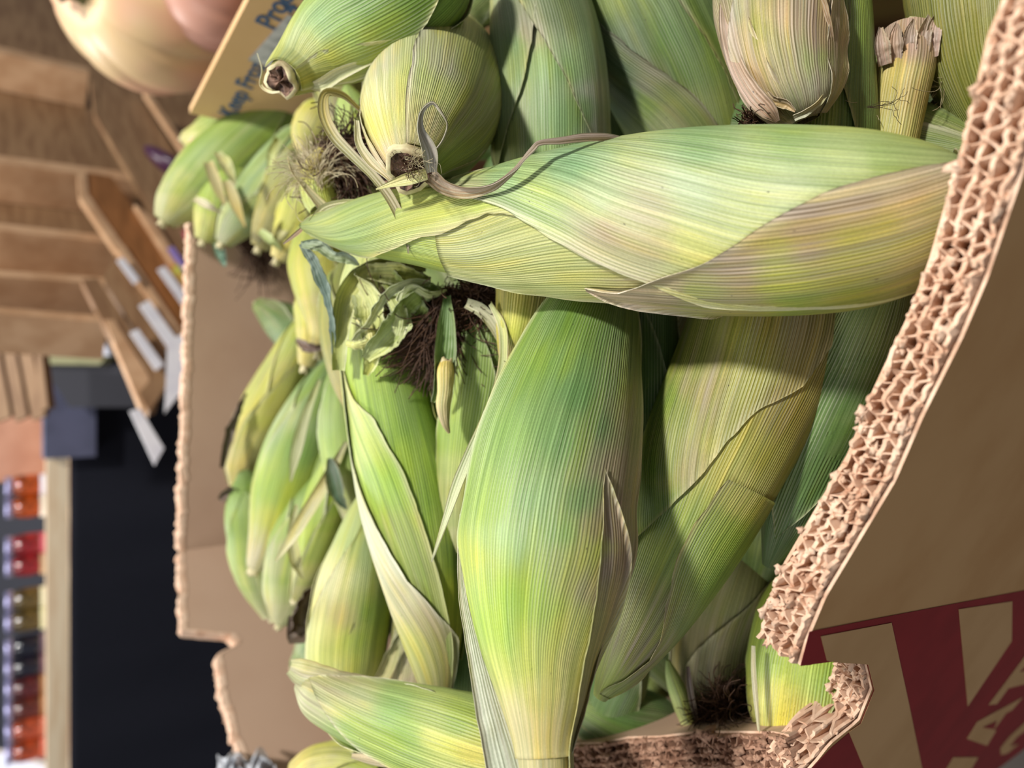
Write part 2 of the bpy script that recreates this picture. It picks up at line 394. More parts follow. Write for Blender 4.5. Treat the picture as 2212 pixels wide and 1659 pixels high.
def strands(root, specs, mat, name='silk', r=0.00012, seed=5, kind='stuff'):
    """specs: list of point lists (world)"""
    V = []; F = []; o = 0
    for pts in specs:
        p = np.array(pts); T = norm(np.gradient(p, axis=0)); a = norm(np.cross(T, [0.3, 0.2, 0.9])); b = np.cross(T, a); n = len(p)
        for k in range(3):
            t = 2 * math.pi * k / 3; V.append(p + (a * math.cos(t) + b * math.sin(t)) * r)
        for i in range(n - 1):
            for k in range(3):
                F.append((o + k * n + i, o + ((k + 1) % 3) * n + i, o + ((k + 1) % 3) * n + i + 1, o + k * n + i + 1))
        o += 3 * n
    ob = mk(name, np.concatenate(V), np.array(F), mat, root)
    if kind: ob['kind'] = kind
    return ob
def tuft(root, x, y, d, dirpx, length, spread, n, mat, seed=1, name='silk', r=0.00012, curl=1.0, dd=0.0):
    """bundle of silk starting near pixel x,y growing in image direction dirpx (px), length px"""
    R_ = random.Random(seed); out = []
    for k in range(n):
        sx, sy = x + R_.gauss(0, spread * 0.35), y + R_.gauss(0, spread * 0.35)
        an = math.atan2(dirpx[1], dirpx[0]) + R_.gauss(0, 0.35); L = length * R_.uniform(0.5, 1.15); z = d + R_.gauss(0, 0.004); cz = R_.gauss(0, 0.002) * curl
        ca = R_.gauss(0, 0.16) * curl; p = []; w = R_.uniform(0, 6)
        for i in range(12):
            p.append(P(sx, sy, z)); an += ca + 0.25 * curl * math.sin(w + i * 0.9) * R_.uniform(0.5, 1)
            sx += math.cos(an) * L / 11; sy += math.sin(an) * L / 11; z += cz * 0.4 + dd / 11
        out.append(p)
    return strands(root, out, mat, name, r)
EARS = []
def new_ear(pts, label, seed=1, lump=0.02, ref=None, group=None):
    e = Ear(pts, ref); e.lump = lump; e.seed = seed
    root = empty('corn_ear', e.C[0], label, 'corn'); root['group'] = group or 'ears of corn heaped in the bin'
    EARS.append(root)
    return root, e
def simple_ear(pts, label, seed, pal, n=3, dry=0.25, lump=0.025, stubby=True, ref=None, tip=None, **kw):
    root, e = new_ear(pts, label, seed, lump, ref)
    body(root, e, seed, None, pal, dry)
    auto_leaves(root, e, seed, pal, n, dry, **kw)
    if stubby: stub(root, e, 0.005, seed=seed, r=max(e.r[0] * 0.55, 0.003))
    return root, e

# ================================================================= STRUCTURE
def panel(name, quad, mat, parent=None, th=0.01, away=True):
    q = np.array(quad, float); n = norm(np.cross(q[1] - q[0], q[3] - q[0]))
    if np.dot(n, CAM - q[0]) > 0: n = -n
    V = np.concatenate([q, q + n * th]); F = [(0, 1, 2, 3), (7, 6, 5, 4), (0, 4, 5, 1), (1, 5, 6, 2), (2, 6, 7, 3), (3, 7, 4, 0)]
    return mk(name, V, F, mat, parent, smooth=False, origin=None if parent is not None else q[0])
o = mk('floor', *box((0, 3, -0.05), 12, 14, 0.1), M['floor'], smooth=False); o['kind'] = 'structure'
o = mk('wall_back', *box((0, 8.1, 1.5), 12, 0.2, 3.2), M['wallp'], smooth=False); o['kind'] = 'structure'

# ================================================================= CARDBOARD BIN
bin_ = empty('cardboard_bin', (0.2, 0.45, 0.0), 'large brown corrugated cardboard bin with torn rim, heaped with corn', 'cardboard bin')
ZR = 0.90
A1 = np.array([0.12, 0.0338]); B1 = np.array([-0.155, 0.1558]); C1 = np.array([-0.238, 0.352])
def norm2(a, b):
    t = (b - a) / np.linalg.norm(b - a); return t, np.array([t[1], -t[0]])   # tangent, inward normal
T1, I1 = norm2(A1, B1); T2, I2 = norm2(B1, C1)
if np.dot(I1, [0.3, 0.5]) < 0: I1 = -I1
if np.dot(I2, [0.3, 0.2]) < 0: I2 = -I2
def wall_pt(x, y, a, inn): return on_plane(x, y, (a[0], a[1], 0), (inn[0], inn[1], 0))
rim1_px = [(2290, 80), (2230, 300), (2180, 450), (2130, 600), (2075, 730), (1990, 900), (1930, 1040), (1870, 1140), (1780, 1290), (1738, 1390), (1722, 1445), (1800, 1425), (1866, 1432), (1880, 1490), (1852, 1560), (1790, 1610), (1740, 1659), (1712, 1690)]
rim1 = []
for x, y in rim1_px:
    p = wall_pt(x, y, A1, I1); rim1.append((np.dot(p[:2] - A1, T1), p[2]))
rim1.sort(); rim1 = np.array(rim1); L1 = np.linalg.norm(B1 - A1); L2 = np.linalg.norm(C1 - B1)
rimz1 = lambda l: np.interp(l, rim1[:, 0], rim1[:, 1])
rim1[-2:, 1] -= .007; zB = float(rimz1(L1))
rim2 = [(0.0, zB), (0.012, zB - .006)]
for x, y in [(1500, 1582), (1420, 1592), (1350, 1594), (1290, 1606), (1250, 1650), (1235, 1700)]:
    p = on_plane(x, y, (B1[0] + I2[0] * .0165, B1[1] + I2[1] * .0165, 0), (I2[0], I2[1], 0)); l_ = float(np.dot(p[:2] - B1, T2))
    if l_ > rim2[-1][0] + .003: rim2.append((l_, float(p[2])))
rim2 = np.array(rim2); open('/tmp/r.txt','w').write(str((rim2, L2, rim1)))
rimz2 = lambda l: np.interp(l, rim2[:, 0], rim2[:, 1])
TH = 0.0165
def strip(name, a, t, inn, L, zf, inset, depth, seed, mat, jag=0.002, thick=0.0009, flute=0.0, pitch=0.0075, n=240, parent=None, wob=0.0006, lean=0.0):
    """one paper sheet (liner or flute) standing along the wall: inset from the outer face"""
    l = np.linspace(0, L, n); r = np.random.RandomState(seed)
    z = zf(l) + jag * (sn(l * 260, l * 0, seed) * 0.6 + 0.8 * sn(l * 1300, l * 0, seed + 1) + 0.5 * r.uniform(-1, 1, n))
    base = inset + wob * sn(l * 150, l * 0, seed + 2)
    if flute:
        ph = l * 2 * math.pi / pitch + 1.2 * sn(l * 90, l * 0, seed + 3); base = base + flute * np.clip(1.35 * np.sin(ph), -1, 1)
    rows = [0, 0.004, depth]; V = []
    for k, dz in enumerate(rows):
        off = base + (wob * 1.6 * sn(l * 420, l * 0, seed + 8) if k == 0 else 0)
        for s in (-0.5, 0.5):
            q = a[None] + l[:, None] * t[None] + (off + s * thick * (0.75 if k == 0 else 1))[:, None] * inn[None]
            V.append(np.column_stack([q, z - dz if k < 2 else (zf(l).min() - depth) * np.ones(n)]))
    # order: row k side s -> V[2k+s]
    allV = np.concatenate(V); ix = lambda k, s: (2 * k + s) * n
    F = []
    i = np.arange(n - 1)
    def quadstrip(a_, b_): return np.stack([a_ + i, a_ + i + 1, b_ + i + 1, b_ + i], 1)
    F.append(quadstrip(ix(0, 0), ix(0, 1)))
    for k in range(2):
        F.append(quadstrip(ix(k + 1, 0), ix(k, 0))); F.append(quadstrip(ix(k, 1), ix(k + 1, 1)))
    ends = []
    for e_ in (0, n - 1):
        for k in range(2): ends.append((ix(k, 0) + e_, ix(k, 1) + e_, ix(k + 1, 1) + e_, ix(k + 1, 0) + e_))
    F.append(np.array(ends))
    return mk(name, allV, np.concatenate(F), mat, parent, smooth=False)
def wall_face(name, a, t, inn, L, zf, inset, mat, thick, zbot=0.0, n=160):
    l = np.linspace(0, L, n); q = a[None] + l[:, None] * t[None] + inset * inn[None]; q2 = q + thick * inn[None]
    z = zf(l) - 0.0015; V = np.concatenate([np.column_stack([q, z]), np.column_stack([q2, z]), np.column_stack([q, np.full(n, zbot)]), np.column_stack([q2, np.full(n, zbot)])])
    i = np.arange(n - 1); qs = lambda a_, b_: np.stack([a_ * n + i, a_ * n + i + 1, b_ * n + i + 1, b_ * n + i], 1)
    F = np.concatenate([qs(0, 1), qs(2, 0), qs(1, 3), qs(3, 2), np.array([(0, n, 3 * n, 2 * n), (n - 1, 2 * n - 1, 4 * n - 1, 3 * n - 1)])])
    o = mk(name, V, F, mat, bin_, smooth=False)
    o.data.materials.append(M['pulp'])
    for p in list(o.data.polygons)[:n - 1]: p.material_index = 1
    return o
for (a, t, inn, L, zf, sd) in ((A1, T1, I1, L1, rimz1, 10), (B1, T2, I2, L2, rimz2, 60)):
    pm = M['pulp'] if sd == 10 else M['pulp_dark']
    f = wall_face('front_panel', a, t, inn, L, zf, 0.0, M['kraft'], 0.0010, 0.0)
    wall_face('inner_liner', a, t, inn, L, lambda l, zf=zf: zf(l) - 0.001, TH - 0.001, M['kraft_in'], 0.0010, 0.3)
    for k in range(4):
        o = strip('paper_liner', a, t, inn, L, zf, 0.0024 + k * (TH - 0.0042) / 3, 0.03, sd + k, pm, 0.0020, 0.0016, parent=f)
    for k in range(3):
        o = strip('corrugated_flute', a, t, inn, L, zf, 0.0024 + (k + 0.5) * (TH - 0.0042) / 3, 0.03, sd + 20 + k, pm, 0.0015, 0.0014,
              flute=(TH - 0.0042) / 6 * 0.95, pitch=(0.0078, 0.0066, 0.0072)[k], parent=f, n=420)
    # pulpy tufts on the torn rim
    R_ = random.Random(sd); parts = []
    for k in range(190 if sd == 10 else 300):
        l = R_.uniform(0.0, L); ins = R_.uniform(0.0012, TH - .0004); s_ = R_.uniform(0.0005, 0.0017) * (1.7 if R_.random() < 0.08 else 1)
        c = np.array([*(a + l * t + ins * inn), float(zf(l)) + R_.uniform(-0.004, 0.0012)])
        nu, nv = 8, 6; V = []
        ph = [R_.uniform(0, 6) for _ in range(4)]; ax = np.array([R_.uniform(0.7, 1.9), R_.uniform(0.5, 1.1), R_.uniform(0.5, 1.4)])
        for i in range(nv):
            b_ = math.pi * i / (nv - 1)
            for j in range(nu):
                g_ = 2 * math.pi * j / nu; rr = s_ * (1 + 0.35 * math.sin(3 * g_ + ph[0] + 2 * b_) + 0.3 * math.sin(5 * b_ + ph[1] + g_) + 0.2 * R_.uniform(-1, 1))
                loc = np.array([math.sin(b_) * math.cos(g_), math.sin(b_) * math.sin(g_), math.cos(b_)]) * ax * rr
                V.append(c + np.array([*(loc[0] * t + loc[1] * inn), loc[2]]))
        parts.append((np.array(V), grid_faces(nv, nu, closed=True)))
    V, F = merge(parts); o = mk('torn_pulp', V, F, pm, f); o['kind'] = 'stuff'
# print on the outer face
def decal(name, px, mat, off, parent=bin_, label=None, plane=None):
    a, inn = plane if plane else (A1, I1)
    pts = [wall_pt(x, y, a, inn) - np.array([inn[0], inn[1], 0]) * off for x, y in px]
    bot = [p + np.array([inn[0], inn[1], 0]) * 0.00008 for p in pts]; n = len(pts)
    F = [tuple(range(n)), tuple(range(2 * n - 1, n - 1, -1))] + [(i, (i + 1) % n, (i + 1) % n + n, i + n) for i in range(n)]
    o = mk(name, np.array(pts + bot), F, mat, parent, smooth=False)
    if label: o['label'] = label
    return o
decal('printed_panel', [(1728, 1438), (1747, 1364), (1900, 1334), (2212, 1275), (2420, 1236), (2420, 1470), (2212, 1618), (2150, 1665), (2060, 1760), (1770, 1760), (1722, 1692), (1750, 1662), (1797, 1613), (1857, 1562), (1886, 1490), (1872, 1434), (1800, 1428)], M['red_ink'], 0.0002, label='dark red printed panel')
for L_ in ([(1771, 1373), (1924, 1344), (1960, 1510), (1992, 1665), (2014, 1760), (1900, 1760), (1866, 1662), (1832, 1580), (1858, 1562), (1887, 1490), (1873, 1434), (1800, 1429), (1784, 1425)],
           [(2069, 1315), (2185, 1298), (2184, 1384), (2089, 1525)],
           [(2240, 1390), (2212, 1418), (2134, 1522), (2152, 1520), (2177, 1486), (2240, 1470), (2240, 1442), (2201, 1451), (2240, 1412)],
           [(2209, 1505), (2110, 1558), (2087, 1595), (2131, 1610), (2151, 1577), (2146, 1576), (2172, 1540), (2185, 1533)],
           [(2215, 1558), (2180, 1590), (2160, 1615), (2161, 1630), (2175, 1627), (2200, 1606), (2180, 1612), (2195, 1592), (2230, 1566)],
           [(2058, 1635), (2112, 1635), (2098, 1659), (2060, 1710), (2012, 1710)]):
    decal('printed_letter', L_, M['cream_ink'], 0.0004)
decal('letter_counter', [(2121, 1570), (2152, 1556), (2145, 1574)], M['red_ink'], 0.0006)
# back and side walls
def pz(x, y, z=0.935): return on_z(x, y, z)
bL = pz(470, 1659); bC = pz(388, 1190); bR = pz(410, 545); 
def back_wall(name, p, q, prof, seed, zlow=0.25):
    """prof: list (fraction, z)"""
    n = 160; s = np.linspace(0, 1, n); z = np.interp(s, [a for a, b in prof], [b for a, b in prof]) + 0.0012 * sn(s * 60, s * 0, seed) + 0.0009 * sn(s * 260, s * 0, seed + 1)
    d = (q - p)[:2]; t = d / np.linalg.norm(d); nn = np.array([-t[1], t[0]])
    if np.dot(nn, p[:2] - CAM[:2]) < 0: nn = -nn
    pos = p[None, :2] + s[:, None] * d[None]
    fr = np.column_stack([pos, z]); bk = np.column_stack([pos + nn * 0.014, z + 0.001 * sn(s * 90, s * 0, seed + 4)])
    lo_f = np.column_stack([pos, np.full(n, zlow)]); lo_b = np.column_stack([pos + nn * 0.014, np.full(n, zlow)])
    V = np.concatenate([fr, bk, lo_f, lo_b]); i = np.arange(n - 1)
    qs = lambda a, b: np.stack([a * n + i, a * n + i + 1, b * n + i + 1, b * n + i], 1)
    F = np.concatenate([qs(2, 0), qs(0, 1), qs(1, 3), qs(3, 2), np.array([(0, n, 3 * n, 2 * n), (n - 1, 2 * n - 1, 4 * n - 1, 3 * n - 1)])])
    o = mk(name, V, F, M['kraft_in'], bin_, smooth=False)
    # fuzzy torn top strip
    st = np.concatenate([fr + [0, 0, 0.0015], bk + [0, 0, 0.0015], fr - [0, 0, 0.004] - np.array([nn[0], nn[1], 0]) * 0.0006, bk - [0, 0, 0.004] + np.array([nn[0], nn[1], 0]) * 0.0012])
    st[:, 2] += 0.001 * np.random.RandomState(seed).uniform(-1, 1, len(st))
    F2 = np.concatenate([qs(2, 0), qs(0, 1), qs(1, 3), qs(3, 2)])
    mk('torn_edge', st, F2, M['pulp'], o, smooth=False)
    return o
zt = 0.935
back_wall('back_panel', bC, bR + (bR - bC) * 0.36, [(0, zt), (1, zt)], 3)
dirL = (bL - bC)
# notch position along left back wall
def frac(x, y):
    t = norm(dirL[:2]); n = np.array([-t[1], t[0]]); p = on_plane(x, y, (bC[0], bC[1], 0), (n[0], n[1], 0)); return np.dot(p[:2] - bC[:2], t) / np.linalg.norm(dirL[:2]), p[2]
f1, z1 = frac(395, 1362); f1b, z1b = frac(500, 1372); f2, z2 = frac(512, 1392); f3, z3 = frac(466, 1410); f4, z4 = frac(480, 1500); f5, z5 = frac(530, 1659)
back_wall('side_panel', bC, bC + dirL * 1.5, [(0, zt), (f1 / 1.5 - .002, z1), (f1b / 1.5, z1b), (f2 / 1.5, z2), (f3 / 1.5 + .004, z3 - .002), (f4 / 1.5, z4), (f5 / 1.5, z5), (1, z5 - 0.03)], 9)
# remaining walls out of frame close the bin
cl = bC + dirL * 1.5
def plain_wall(name, p, q, z):
    d = np.array([q[0] - p[0], q[1] - p[1]]); t = d / np.linalg.norm(d); n = np.array([-t[1], t[0]])
    V = [(p[0], p[1], 0), (q[0], q[1], 0), (q[0], q[1], z), (p[0], p[1], z)]; V += [(v[0] + n[0] * 0.014, v[1] + n[1] * 0.014, v[2]) for v in V]
    mk(name, np.array(V), [(0, 1, 2, 3), (7, 6, 5, 4), (0, 4, 5, 1), (1, 5, 6, 2), (2, 6, 7, 3), (3, 7, 4, 0)], M['kraft_in'], bin_, smooth=False)
plain_wall('side_panel', C1, cl[:2], 0.86)
bre = bR + (bR - bC) * 0.36
plain_wall('side_panel', (0.215, 0.03), (bre[0] - .004, bre[1]), 0.74)
plain_wall('front_panel', (0.215, 0.02), A1, 0.88)
mk('bin_floor', *box((0.0, 0.42, 0.262), 0.38, 0.52, 0.02), M['kraft_in'], bin_, smooth=False)

# ================================================================= CORN
# --- hero ear lying across the heap
r1, e1 = new_ear([(2100, 428, .246, 30), (2060, 440, .238, 74), (1980, 462, .231, 138), (1880, 474, .230, 172), (1750, 478, .234, 187), (1600, 478, .243, 190), (1450, 479, .253, 182), (1300, 482, .267, 163), (1150, 488, .281, 138), (1000, 494, .294, 102), (900, 490, .302, 82), (800, 490, .310, 62), (720, 489, .317, 34), (675, 488, .321, 13), (652, 487, .323, 5)],
    'big pale green husked ear of corn lying across the middle on top', 11, 0.012)
body(r1, e1, 11, [(1100, 600, (176, 194, 96)), (1000, 540, (182, 198, 110)), (1200, 560, (196, 206, 128)), (1330, 560, (214, 200, 132), .5), (1300, 600, (198, 198, 110)), (1420, 620, (214, 196, 130), .6), (1500, 650, (190, 200, 90)), (1600, 600, (200, 205, 110)), (900, 540, (165, 190, 95)), (800, 480, (160, 188, 100)), (1700, 660, (160, 182, 90)), (1900, 640, (170, 180, 70))])
# lower thin leaf along the bottom edge
leaf(r1, e1, [('a', 0, 150), ('a', .9, 150)] if False else [(1010, 588), (1150, 617), (1250, 630), (1400, 643), (1480, 657), ('a', .02, 70)], [('a', 0, 150), ('a', .55, 140), ('a', .72, 75)], 0.0, .72, .0008, .0012, 21,
     [(1200, 630, (190, 196, 130)), (1400, 650, (170, 170, 115), .4), (1600, 665, (130, 160, 80)), (1800, 660, (150, 172, 80))], ns=80)
# upper leaf
up_edge = [(935, 408), (1000, 418), (1080, 436), (1150, 455), (1270, 505), (1390, 562), (1450, 592), (1560, 640)]
lo_s = [e1.pix(*p) for p in up_edge]
sgn = 1 if lo_s[-1][1] > lo_s[0][1] else -1
leaf(r1, e1, up_edge + [('a', 0, sgn * 75)], [('a', 0, -sgn * 165), ('a', .6, -sgn * 165), ('a', lo_s[0][0] - .02, -sgn * 120), ('a', lo_s[0][0], math.degrees(lo_s[0][1]))], 0.0, lo_s[0][0], .0014, .0009, 22,
     [(1100, 400, (150, 184, 126)), (1250, 360, (136, 176, 128)), (1500, 310, (140, 178, 118)), (1700, 310, (158, 190, 118)), (1900, 350, (172, 198, 122)), (1300, 430, (188, 206, 158), .1), (1150, 420, (170, 194, 124)), (1500, 400, (196, 212, 170)), (1700, 400, (206, 218, 172)), (1850, 380, (196, 212, 150)), (1400, 470, (206, 204, 156), .35), (1300, 490, (202, 190, 140), .55), (1500, 520, (206, 214, 150)), (1600, 500, (204, 214, 150)), (1380, 540, (200, 196, 150), .3), (1000, 405, (178, 192, 126), .3)],
     ns=110, nt=40, guide=0.12, ec=(226, 224, 196), ew=.6)
# tan front leaf from the stem end
tan_up = [(1326, 601), (1400, 606), (1500, 570), (1570, 545), (1640, 512), (1760, 432), (1850, 402), (1950, 385), (2050, 372), (2120, 380)]
ts = e1.pix(1326, 603)
leaf(r1, e1, tan_up, [('a', 0, sgn * 165), ('a', .30, sgn * 150), (1540, 664), (1450, 650), (1385, 636), (1326, 606)], 0.0, ts[0], .0022, .0014, 23,
     [(1350, 612, (205, 188, 150), .4), (1450, 610, (190, 176, 132), .5), (1600, 570, (184, 166, 118), .75), (1750, 500, (188, 168, 120), .85), (1850, 450, (196, 178, 128), .7), (1950, 420, (214, 198, 152), .4), (2030, 400, (220, 208, 158), .3), (1500, 640, (168, 176, 100), .4), (1700, 600, (182, 188, 88), .35), (1850, 560, (186, 184, 78), .4), (1950, 520, (196, 190, 84), .4), (1700, 650, (150, 178, 84), .1), (1850, 630, (165, 176, 66), .2), (2040, 500, (190, 180, 80), .3)],
     ns=110, nt=44, guide=0.35, ec=(232, 222, 200), ew=.8)
# wrap leaf near the silk end
leaf(r1, e1, [(1190, 470), (1120, 462), (1060, 480), (1010, 503), (960, 512), (900, 527), (850, 540), (790, 545), (720, 532), (670, 500), (652, 488)], [('a', 0, -sgn * 160), ('a', .8, -sgn * 150), ('a', .95, -sgn * 120), (652, 486)], e1.pix(1190, 440)[0], 1.0, .0009, .0013, 24,
     [(700, 470, (176, 194, 122)), (780, 450, (160, 186, 110)), (850, 500, (186, 200, 120)), (760, 520, (150, 184, 100)), (950, 450, (184, 200, 110)), (1050, 450, (176, 196, 100)), (980, 500, (206, 204, 136), .5)], ns=70, nt=30, ec=(212, 205, 150), ew=.8)
0 and leaf(r1, e1, [(1000, 505), (900, 527), (830, 548), (790, 556)], [(1000, 506), ('a', .74, sgn * 70), ('a', .8, sgn * 120), (780, 565)], e1.pix(1000, 505)[0], e1.pix(785, 552)[0], .0014, .0011, 25,
     [(900, 560, (186, 200, 118)), (820, 560, (200, 206, 136))], ns=40, nt=20)
ribbon(r1, [(672, 482, .318, 14), (700, 452, .318, 20), (740, 440, .316, 18), (800, 436, .309, 10), (850, 426, .305, 4)], (226, 220, 180), (190, 190, 120), seed=4, dry=.1)
ribbon(r1, [(655, 492, .322, 8), (640, 505, .324, 9), (612, 527, .326, 3)], (190, 150, 95), (150, 120, 80), seed=5, dry=.6)
# dark bits lying on the hero ear
R_ = random.Random(5); specs = []
for (x, y, L_, a) in [(1094, 497, 14, .3), (1272, 388, 9, 1.2), (1240, 385, 22, .1), (1290, 475, 20, .4), (1220, 560, 26, 1.3), (1205, 540, 30, .7), (1100, 530, 12, .2), (1085, 533, 9, 1.5), (965, 565, 9, 1), (925, 530, 10, 1.2), (1160, 565, 12, .7), (1412, 373, 12, 1.4), (1150, 525, 6, .4), (1190, 520, 8, 1.1), (1040, 555, 7, .2), (1065, 590, 7, 1), (1330, 565, 10, 1.3), (1345, 545, 12, .2), (1090, 445, 6, .9), (1012, 470, 6, .4), (1180, 340, 7, .2), (1150, 340, 6, 1.5), (1030, 430, 7, .7), (1440, 380, 5, 0), (1290, 400, 5, 1), (1245, 480, 5, 1.2), (1370, 450, 8, .8), (990, 600, 6, .6), (1135, 607, 7, 1.5), (1330, 640, 5, 1)]:
    S_, th_ = e1.pix(x, y); p = []; an = a; cu = R_.uniform(-.6, .6)
    px_, py_ = x, y
    for i in range(8):
        s_, t_ = e1.pix(px_, py_)
        pt = e1.surf(np.array([np.interp(0, [0, 1], [s_, s_])]), np.array([t_]), np.array([0.0026]))[0]
        q = P(px_, py_, np.dot(pt - CAM, FWD) - 0.0006); p.append(q)
        px_ += math.cos(an) * L_ / 7; py_ += math.sin(an) * L_ / 7; an += cu
    specs.append(p)
strands(r1, specs, M['debris'], 'debris_fleck', 0.00017)

# --- second hero: upright ear at the bottom centre
r2, e2 = new_ear([(1172, 1800, .226, 52), (1171, 1659, .232, 57), (1168, 1600, .235, 61), (1166, 1500, .240, 90), (1163, 1400, .246, 122), (1168, 1300, .252, 155), (1178, 1200, .258, 181), (1187, 1080, .266, 177), (1205, 960, .276, 166), (1227, 860, .286, 148), (1252, 760, .298, 123), (1285, 660, .314, 90), (1315, 560, .332, 55), (1330, 490, .343, 15)],
    'broad green ear of corn standing up from the bottom middle edge', 31, 0.014)
c2 = [(1250, 700, (100, 138, 68)), (1150, 800, (124, 162, 82)), (1250, 850, (104, 148, 88)), (1300, 900, (108, 146, 92)), (1120, 950, (138, 176, 96)), (1200, 950, (118, 160, 96)), (1060, 1080, (150, 184, 90)), (1150, 1080, (150, 188, 124)), (1250, 1080, (120, 158, 98)), (1020, 1200, (176, 196, 84)), (1100, 1180, (164, 198, 140)), (1200, 1150, (136, 176, 96)), (1280, 1200, (176, 190, 100)), (1100, 1300, (150, 192, 84)), (1180, 1300, (160, 194, 84)), (1060, 1350, (158, 196, 80)), (1150, 1420, (188, 204, 104)), (1230, 1350, (196, 204, 106)), (1250, 1420, (204, 206, 126)), (1170, 1500, (208, 210, 130)), (1170, 1580, (226, 218, 156)), (1170, 1659, (232, 224, 166)), (1120, 1560, (226, 218, 160))]
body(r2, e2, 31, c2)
leaf(r2, e2, [(997, 1180), (1008, 1090), (1040, 962), (1078, 862), (1128, 762), (1200, 662), ('a', 1, -60)], [(1300, 1340), (1345, 1250), (1360, 1170), (1362, 1050), (1366, 900), (1368, 800), (1345, 660), ('a', 1, 60)] if True else None, e2.pix(1250, 1500)[0] * .55, .93, .0009, .0010, 32,
     c2 + [(1340, 1000, (176, 166, 128), .6), (1330, 1100, (176, 160, 136), .8), (1325, 1200, (172, 156, 138), .9), (1310, 1260, (190, 178, 140), .6), (1290, 1150, (176, 172, 110), .3), (1350, 900, (160, 160, 116), .4)], ns=120, nt=48, guide=.5, ec=(226, 224, 200), ew=.6)
ribbon(r2, [(998, 1110, .262, 8), (1002, 1200, .256, 26), (1013, 1290, .250, 40), (1034, 1380, .244, 56), (1058, 1470, .238, 76), (1085, 1560, .233, 100), (1115, 1660, .228, 118), (1135, 1760, .224, 110)], (222, 218, 200), (226, 230, 210), (-28, -18), -.3, 'husk_leaf', 33, .15, n=80, label='pale whitish peeled outer husk leaf', wav=.12)
ribbon(r2, [(1318, 1280, .253, 10), (1292, 1380, .247, 42), (1268, 1470, .242, 52), (1246, 1560, .237, 50), (1226, 1640, .232, 44), (1210, 1740, .226, 40)], (206, 196, 128), (216, 204, 150), (38, 60), .3, 'husk_leaf', 34, .45, n=70, wav=.1)
sg2 = 1 if e2.pix(1300, 1150)[1] > 0 else -1
leaf(r2, e2, [(1283, 1060), (1278, 1130), (1272, 1220), (1262, 1310), (1248, 1400), (1232, 1490), (1222, 1560), (1214, 1640)], [('a', 0, sg2 * 150), ('a', .5, sg2 * 120), e2.pix(1320, 1060) and ('a', e2.pix(1283, 1060)[0], math.degrees(e2.pix(1285, 1060)[1]))], .02, e2.pix(1283, 1060)[0], .0018, .0012, 35,
     [(1290, 1180, (176, 190, 104)), (1330, 1150, (176, 160, 136), .8), (1325, 1230, (172, 156, 138), .9), (1280, 1300, (196, 204, 110)), (1310, 1300, (190, 178, 130), .5), (1260, 1420, (206, 206, 128)), (1240, 1520, (216, 210, 140))], ns=80, nt=30, guide=.3, ec=(214, 214, 150), ew=.6)
# stem ring
def ring(root, e, S, name='stem_ring', f=1.04):
    i = int(S * (e.N - 1)); C = e.C[i]; a, b = e.Nn[i], e.B[i]; r = e.r[i] * f; V = []
    for z, k in ((-.0016, 1.0), (-.0006, 1.05), (.0006, 1.05), (.0016, 1.0)):
        for j in range(32):
            t = 2 * math.pi * j / 32; V.append(C + e.T[i] * z + (a * math.cos(t) + b * math.sin(t)) * r * k)
    mk(name, np.array(V), grid_faces(4, 32, closed=True), M['stem'], root)
ring(r2, e2, e2.pix(1170, 1638)[0], f=1.0)

# --- E2b dark ear tucked behind the right side of e2
rb, eb = simple_ear([(1352, 1190, .305, 22), (1372, 1080, .306, 44), (1385, 960, .310, 58), (1392, 840, .318, 66), (1398, 720, .326, 64), (1402, 620, .334, 52), (1405, 540, .340, 20)], 'dark green ear mostly hidden behind the bottom middle ear', 41, 'deep', 2, .1, stubby=False)

# --- E3 big yellow-green ear lower right
r3, e3 = new_ear([(1716, 480, .318, 70), (1700, 560, .314, 130), (1672, 680, .308, 164), (1625, 800, .303, 166), (1575, 910, .300, 160), (1528, 1010, .298, 152), (1478, 1130, .297, 134), (1428, 1240, .296, 112), (1382, 1340, .296, 86), (1338, 1430, .296, 52), (1296, 1505, .298, 16)],
    'thick olive and green ear slanting down beside the torn cardboard edge', 51, 0.012)
c3 = [(1550, 700, (166, 172, 84), .2), (1700, 700, (160, 152, 84), .3), (1450, 850, (128, 158, 64)), (1500, 850, (176, 168, 98), .7), (1600, 850, (176, 178, 92), .1), (1700, 880, (158, 148, 62), .2), (1550, 980, (186, 188, 106)), (1420, 1000, (122, 158, 70), .2), (1470, 1000, (192, 186, 116), .4), (1650, 1000, (172, 172, 76)), (1600, 1060, (190, 190, 108)), (1430, 1100, (126, 158, 88)), (1500, 1130, (150, 172, 84)), (1600, 1180, (136, 168, 66)), (1400, 1200, (164, 190, 92)), (1500, 1230, (146, 172, 88)), (1550, 1260, (120, 156, 62)), (1350, 1300, (180, 188, 108), .2), (1430, 1320, (160, 166, 96), .5), (1380, 1400, (158, 162, 90), .7), (1480, 1350, (116, 146, 74)), (1310, 1460, (160, 180, 90), .2)]
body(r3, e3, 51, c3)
ed3 = [(1700, 870), (1620, 915), (1560, 975), (1500, 1050), (1440, 1110), (1392, 1160), (1355, 1220)]
q3 = [e3.pix(*p) for p in ed3]; sg3 = 1 if e3.pix(1640, 1100)[1] > 0 else -1
leaf(r3, e3, ed3 + [('a', 0, sg3 * 70)], [('a', 0, -sg3 * 160), ('a', .55, -sg3 * 120), ('a', q3[-1][0], -sg3 * 60)], 0, q3[-1][0], .0008, .0007, 52, c3, ns=80, nt=40, guide=.9, ec=(214, 206, 160), ew=.5)
ed3b = [(1560, 1040), (1500, 1120), (1462, 1200), (1440, 1290), (1425, 1360), (1400, 1410), (1350, 1450), (1300, 1490)]
q3b = [e3.pix(*p) for p in ed3b]
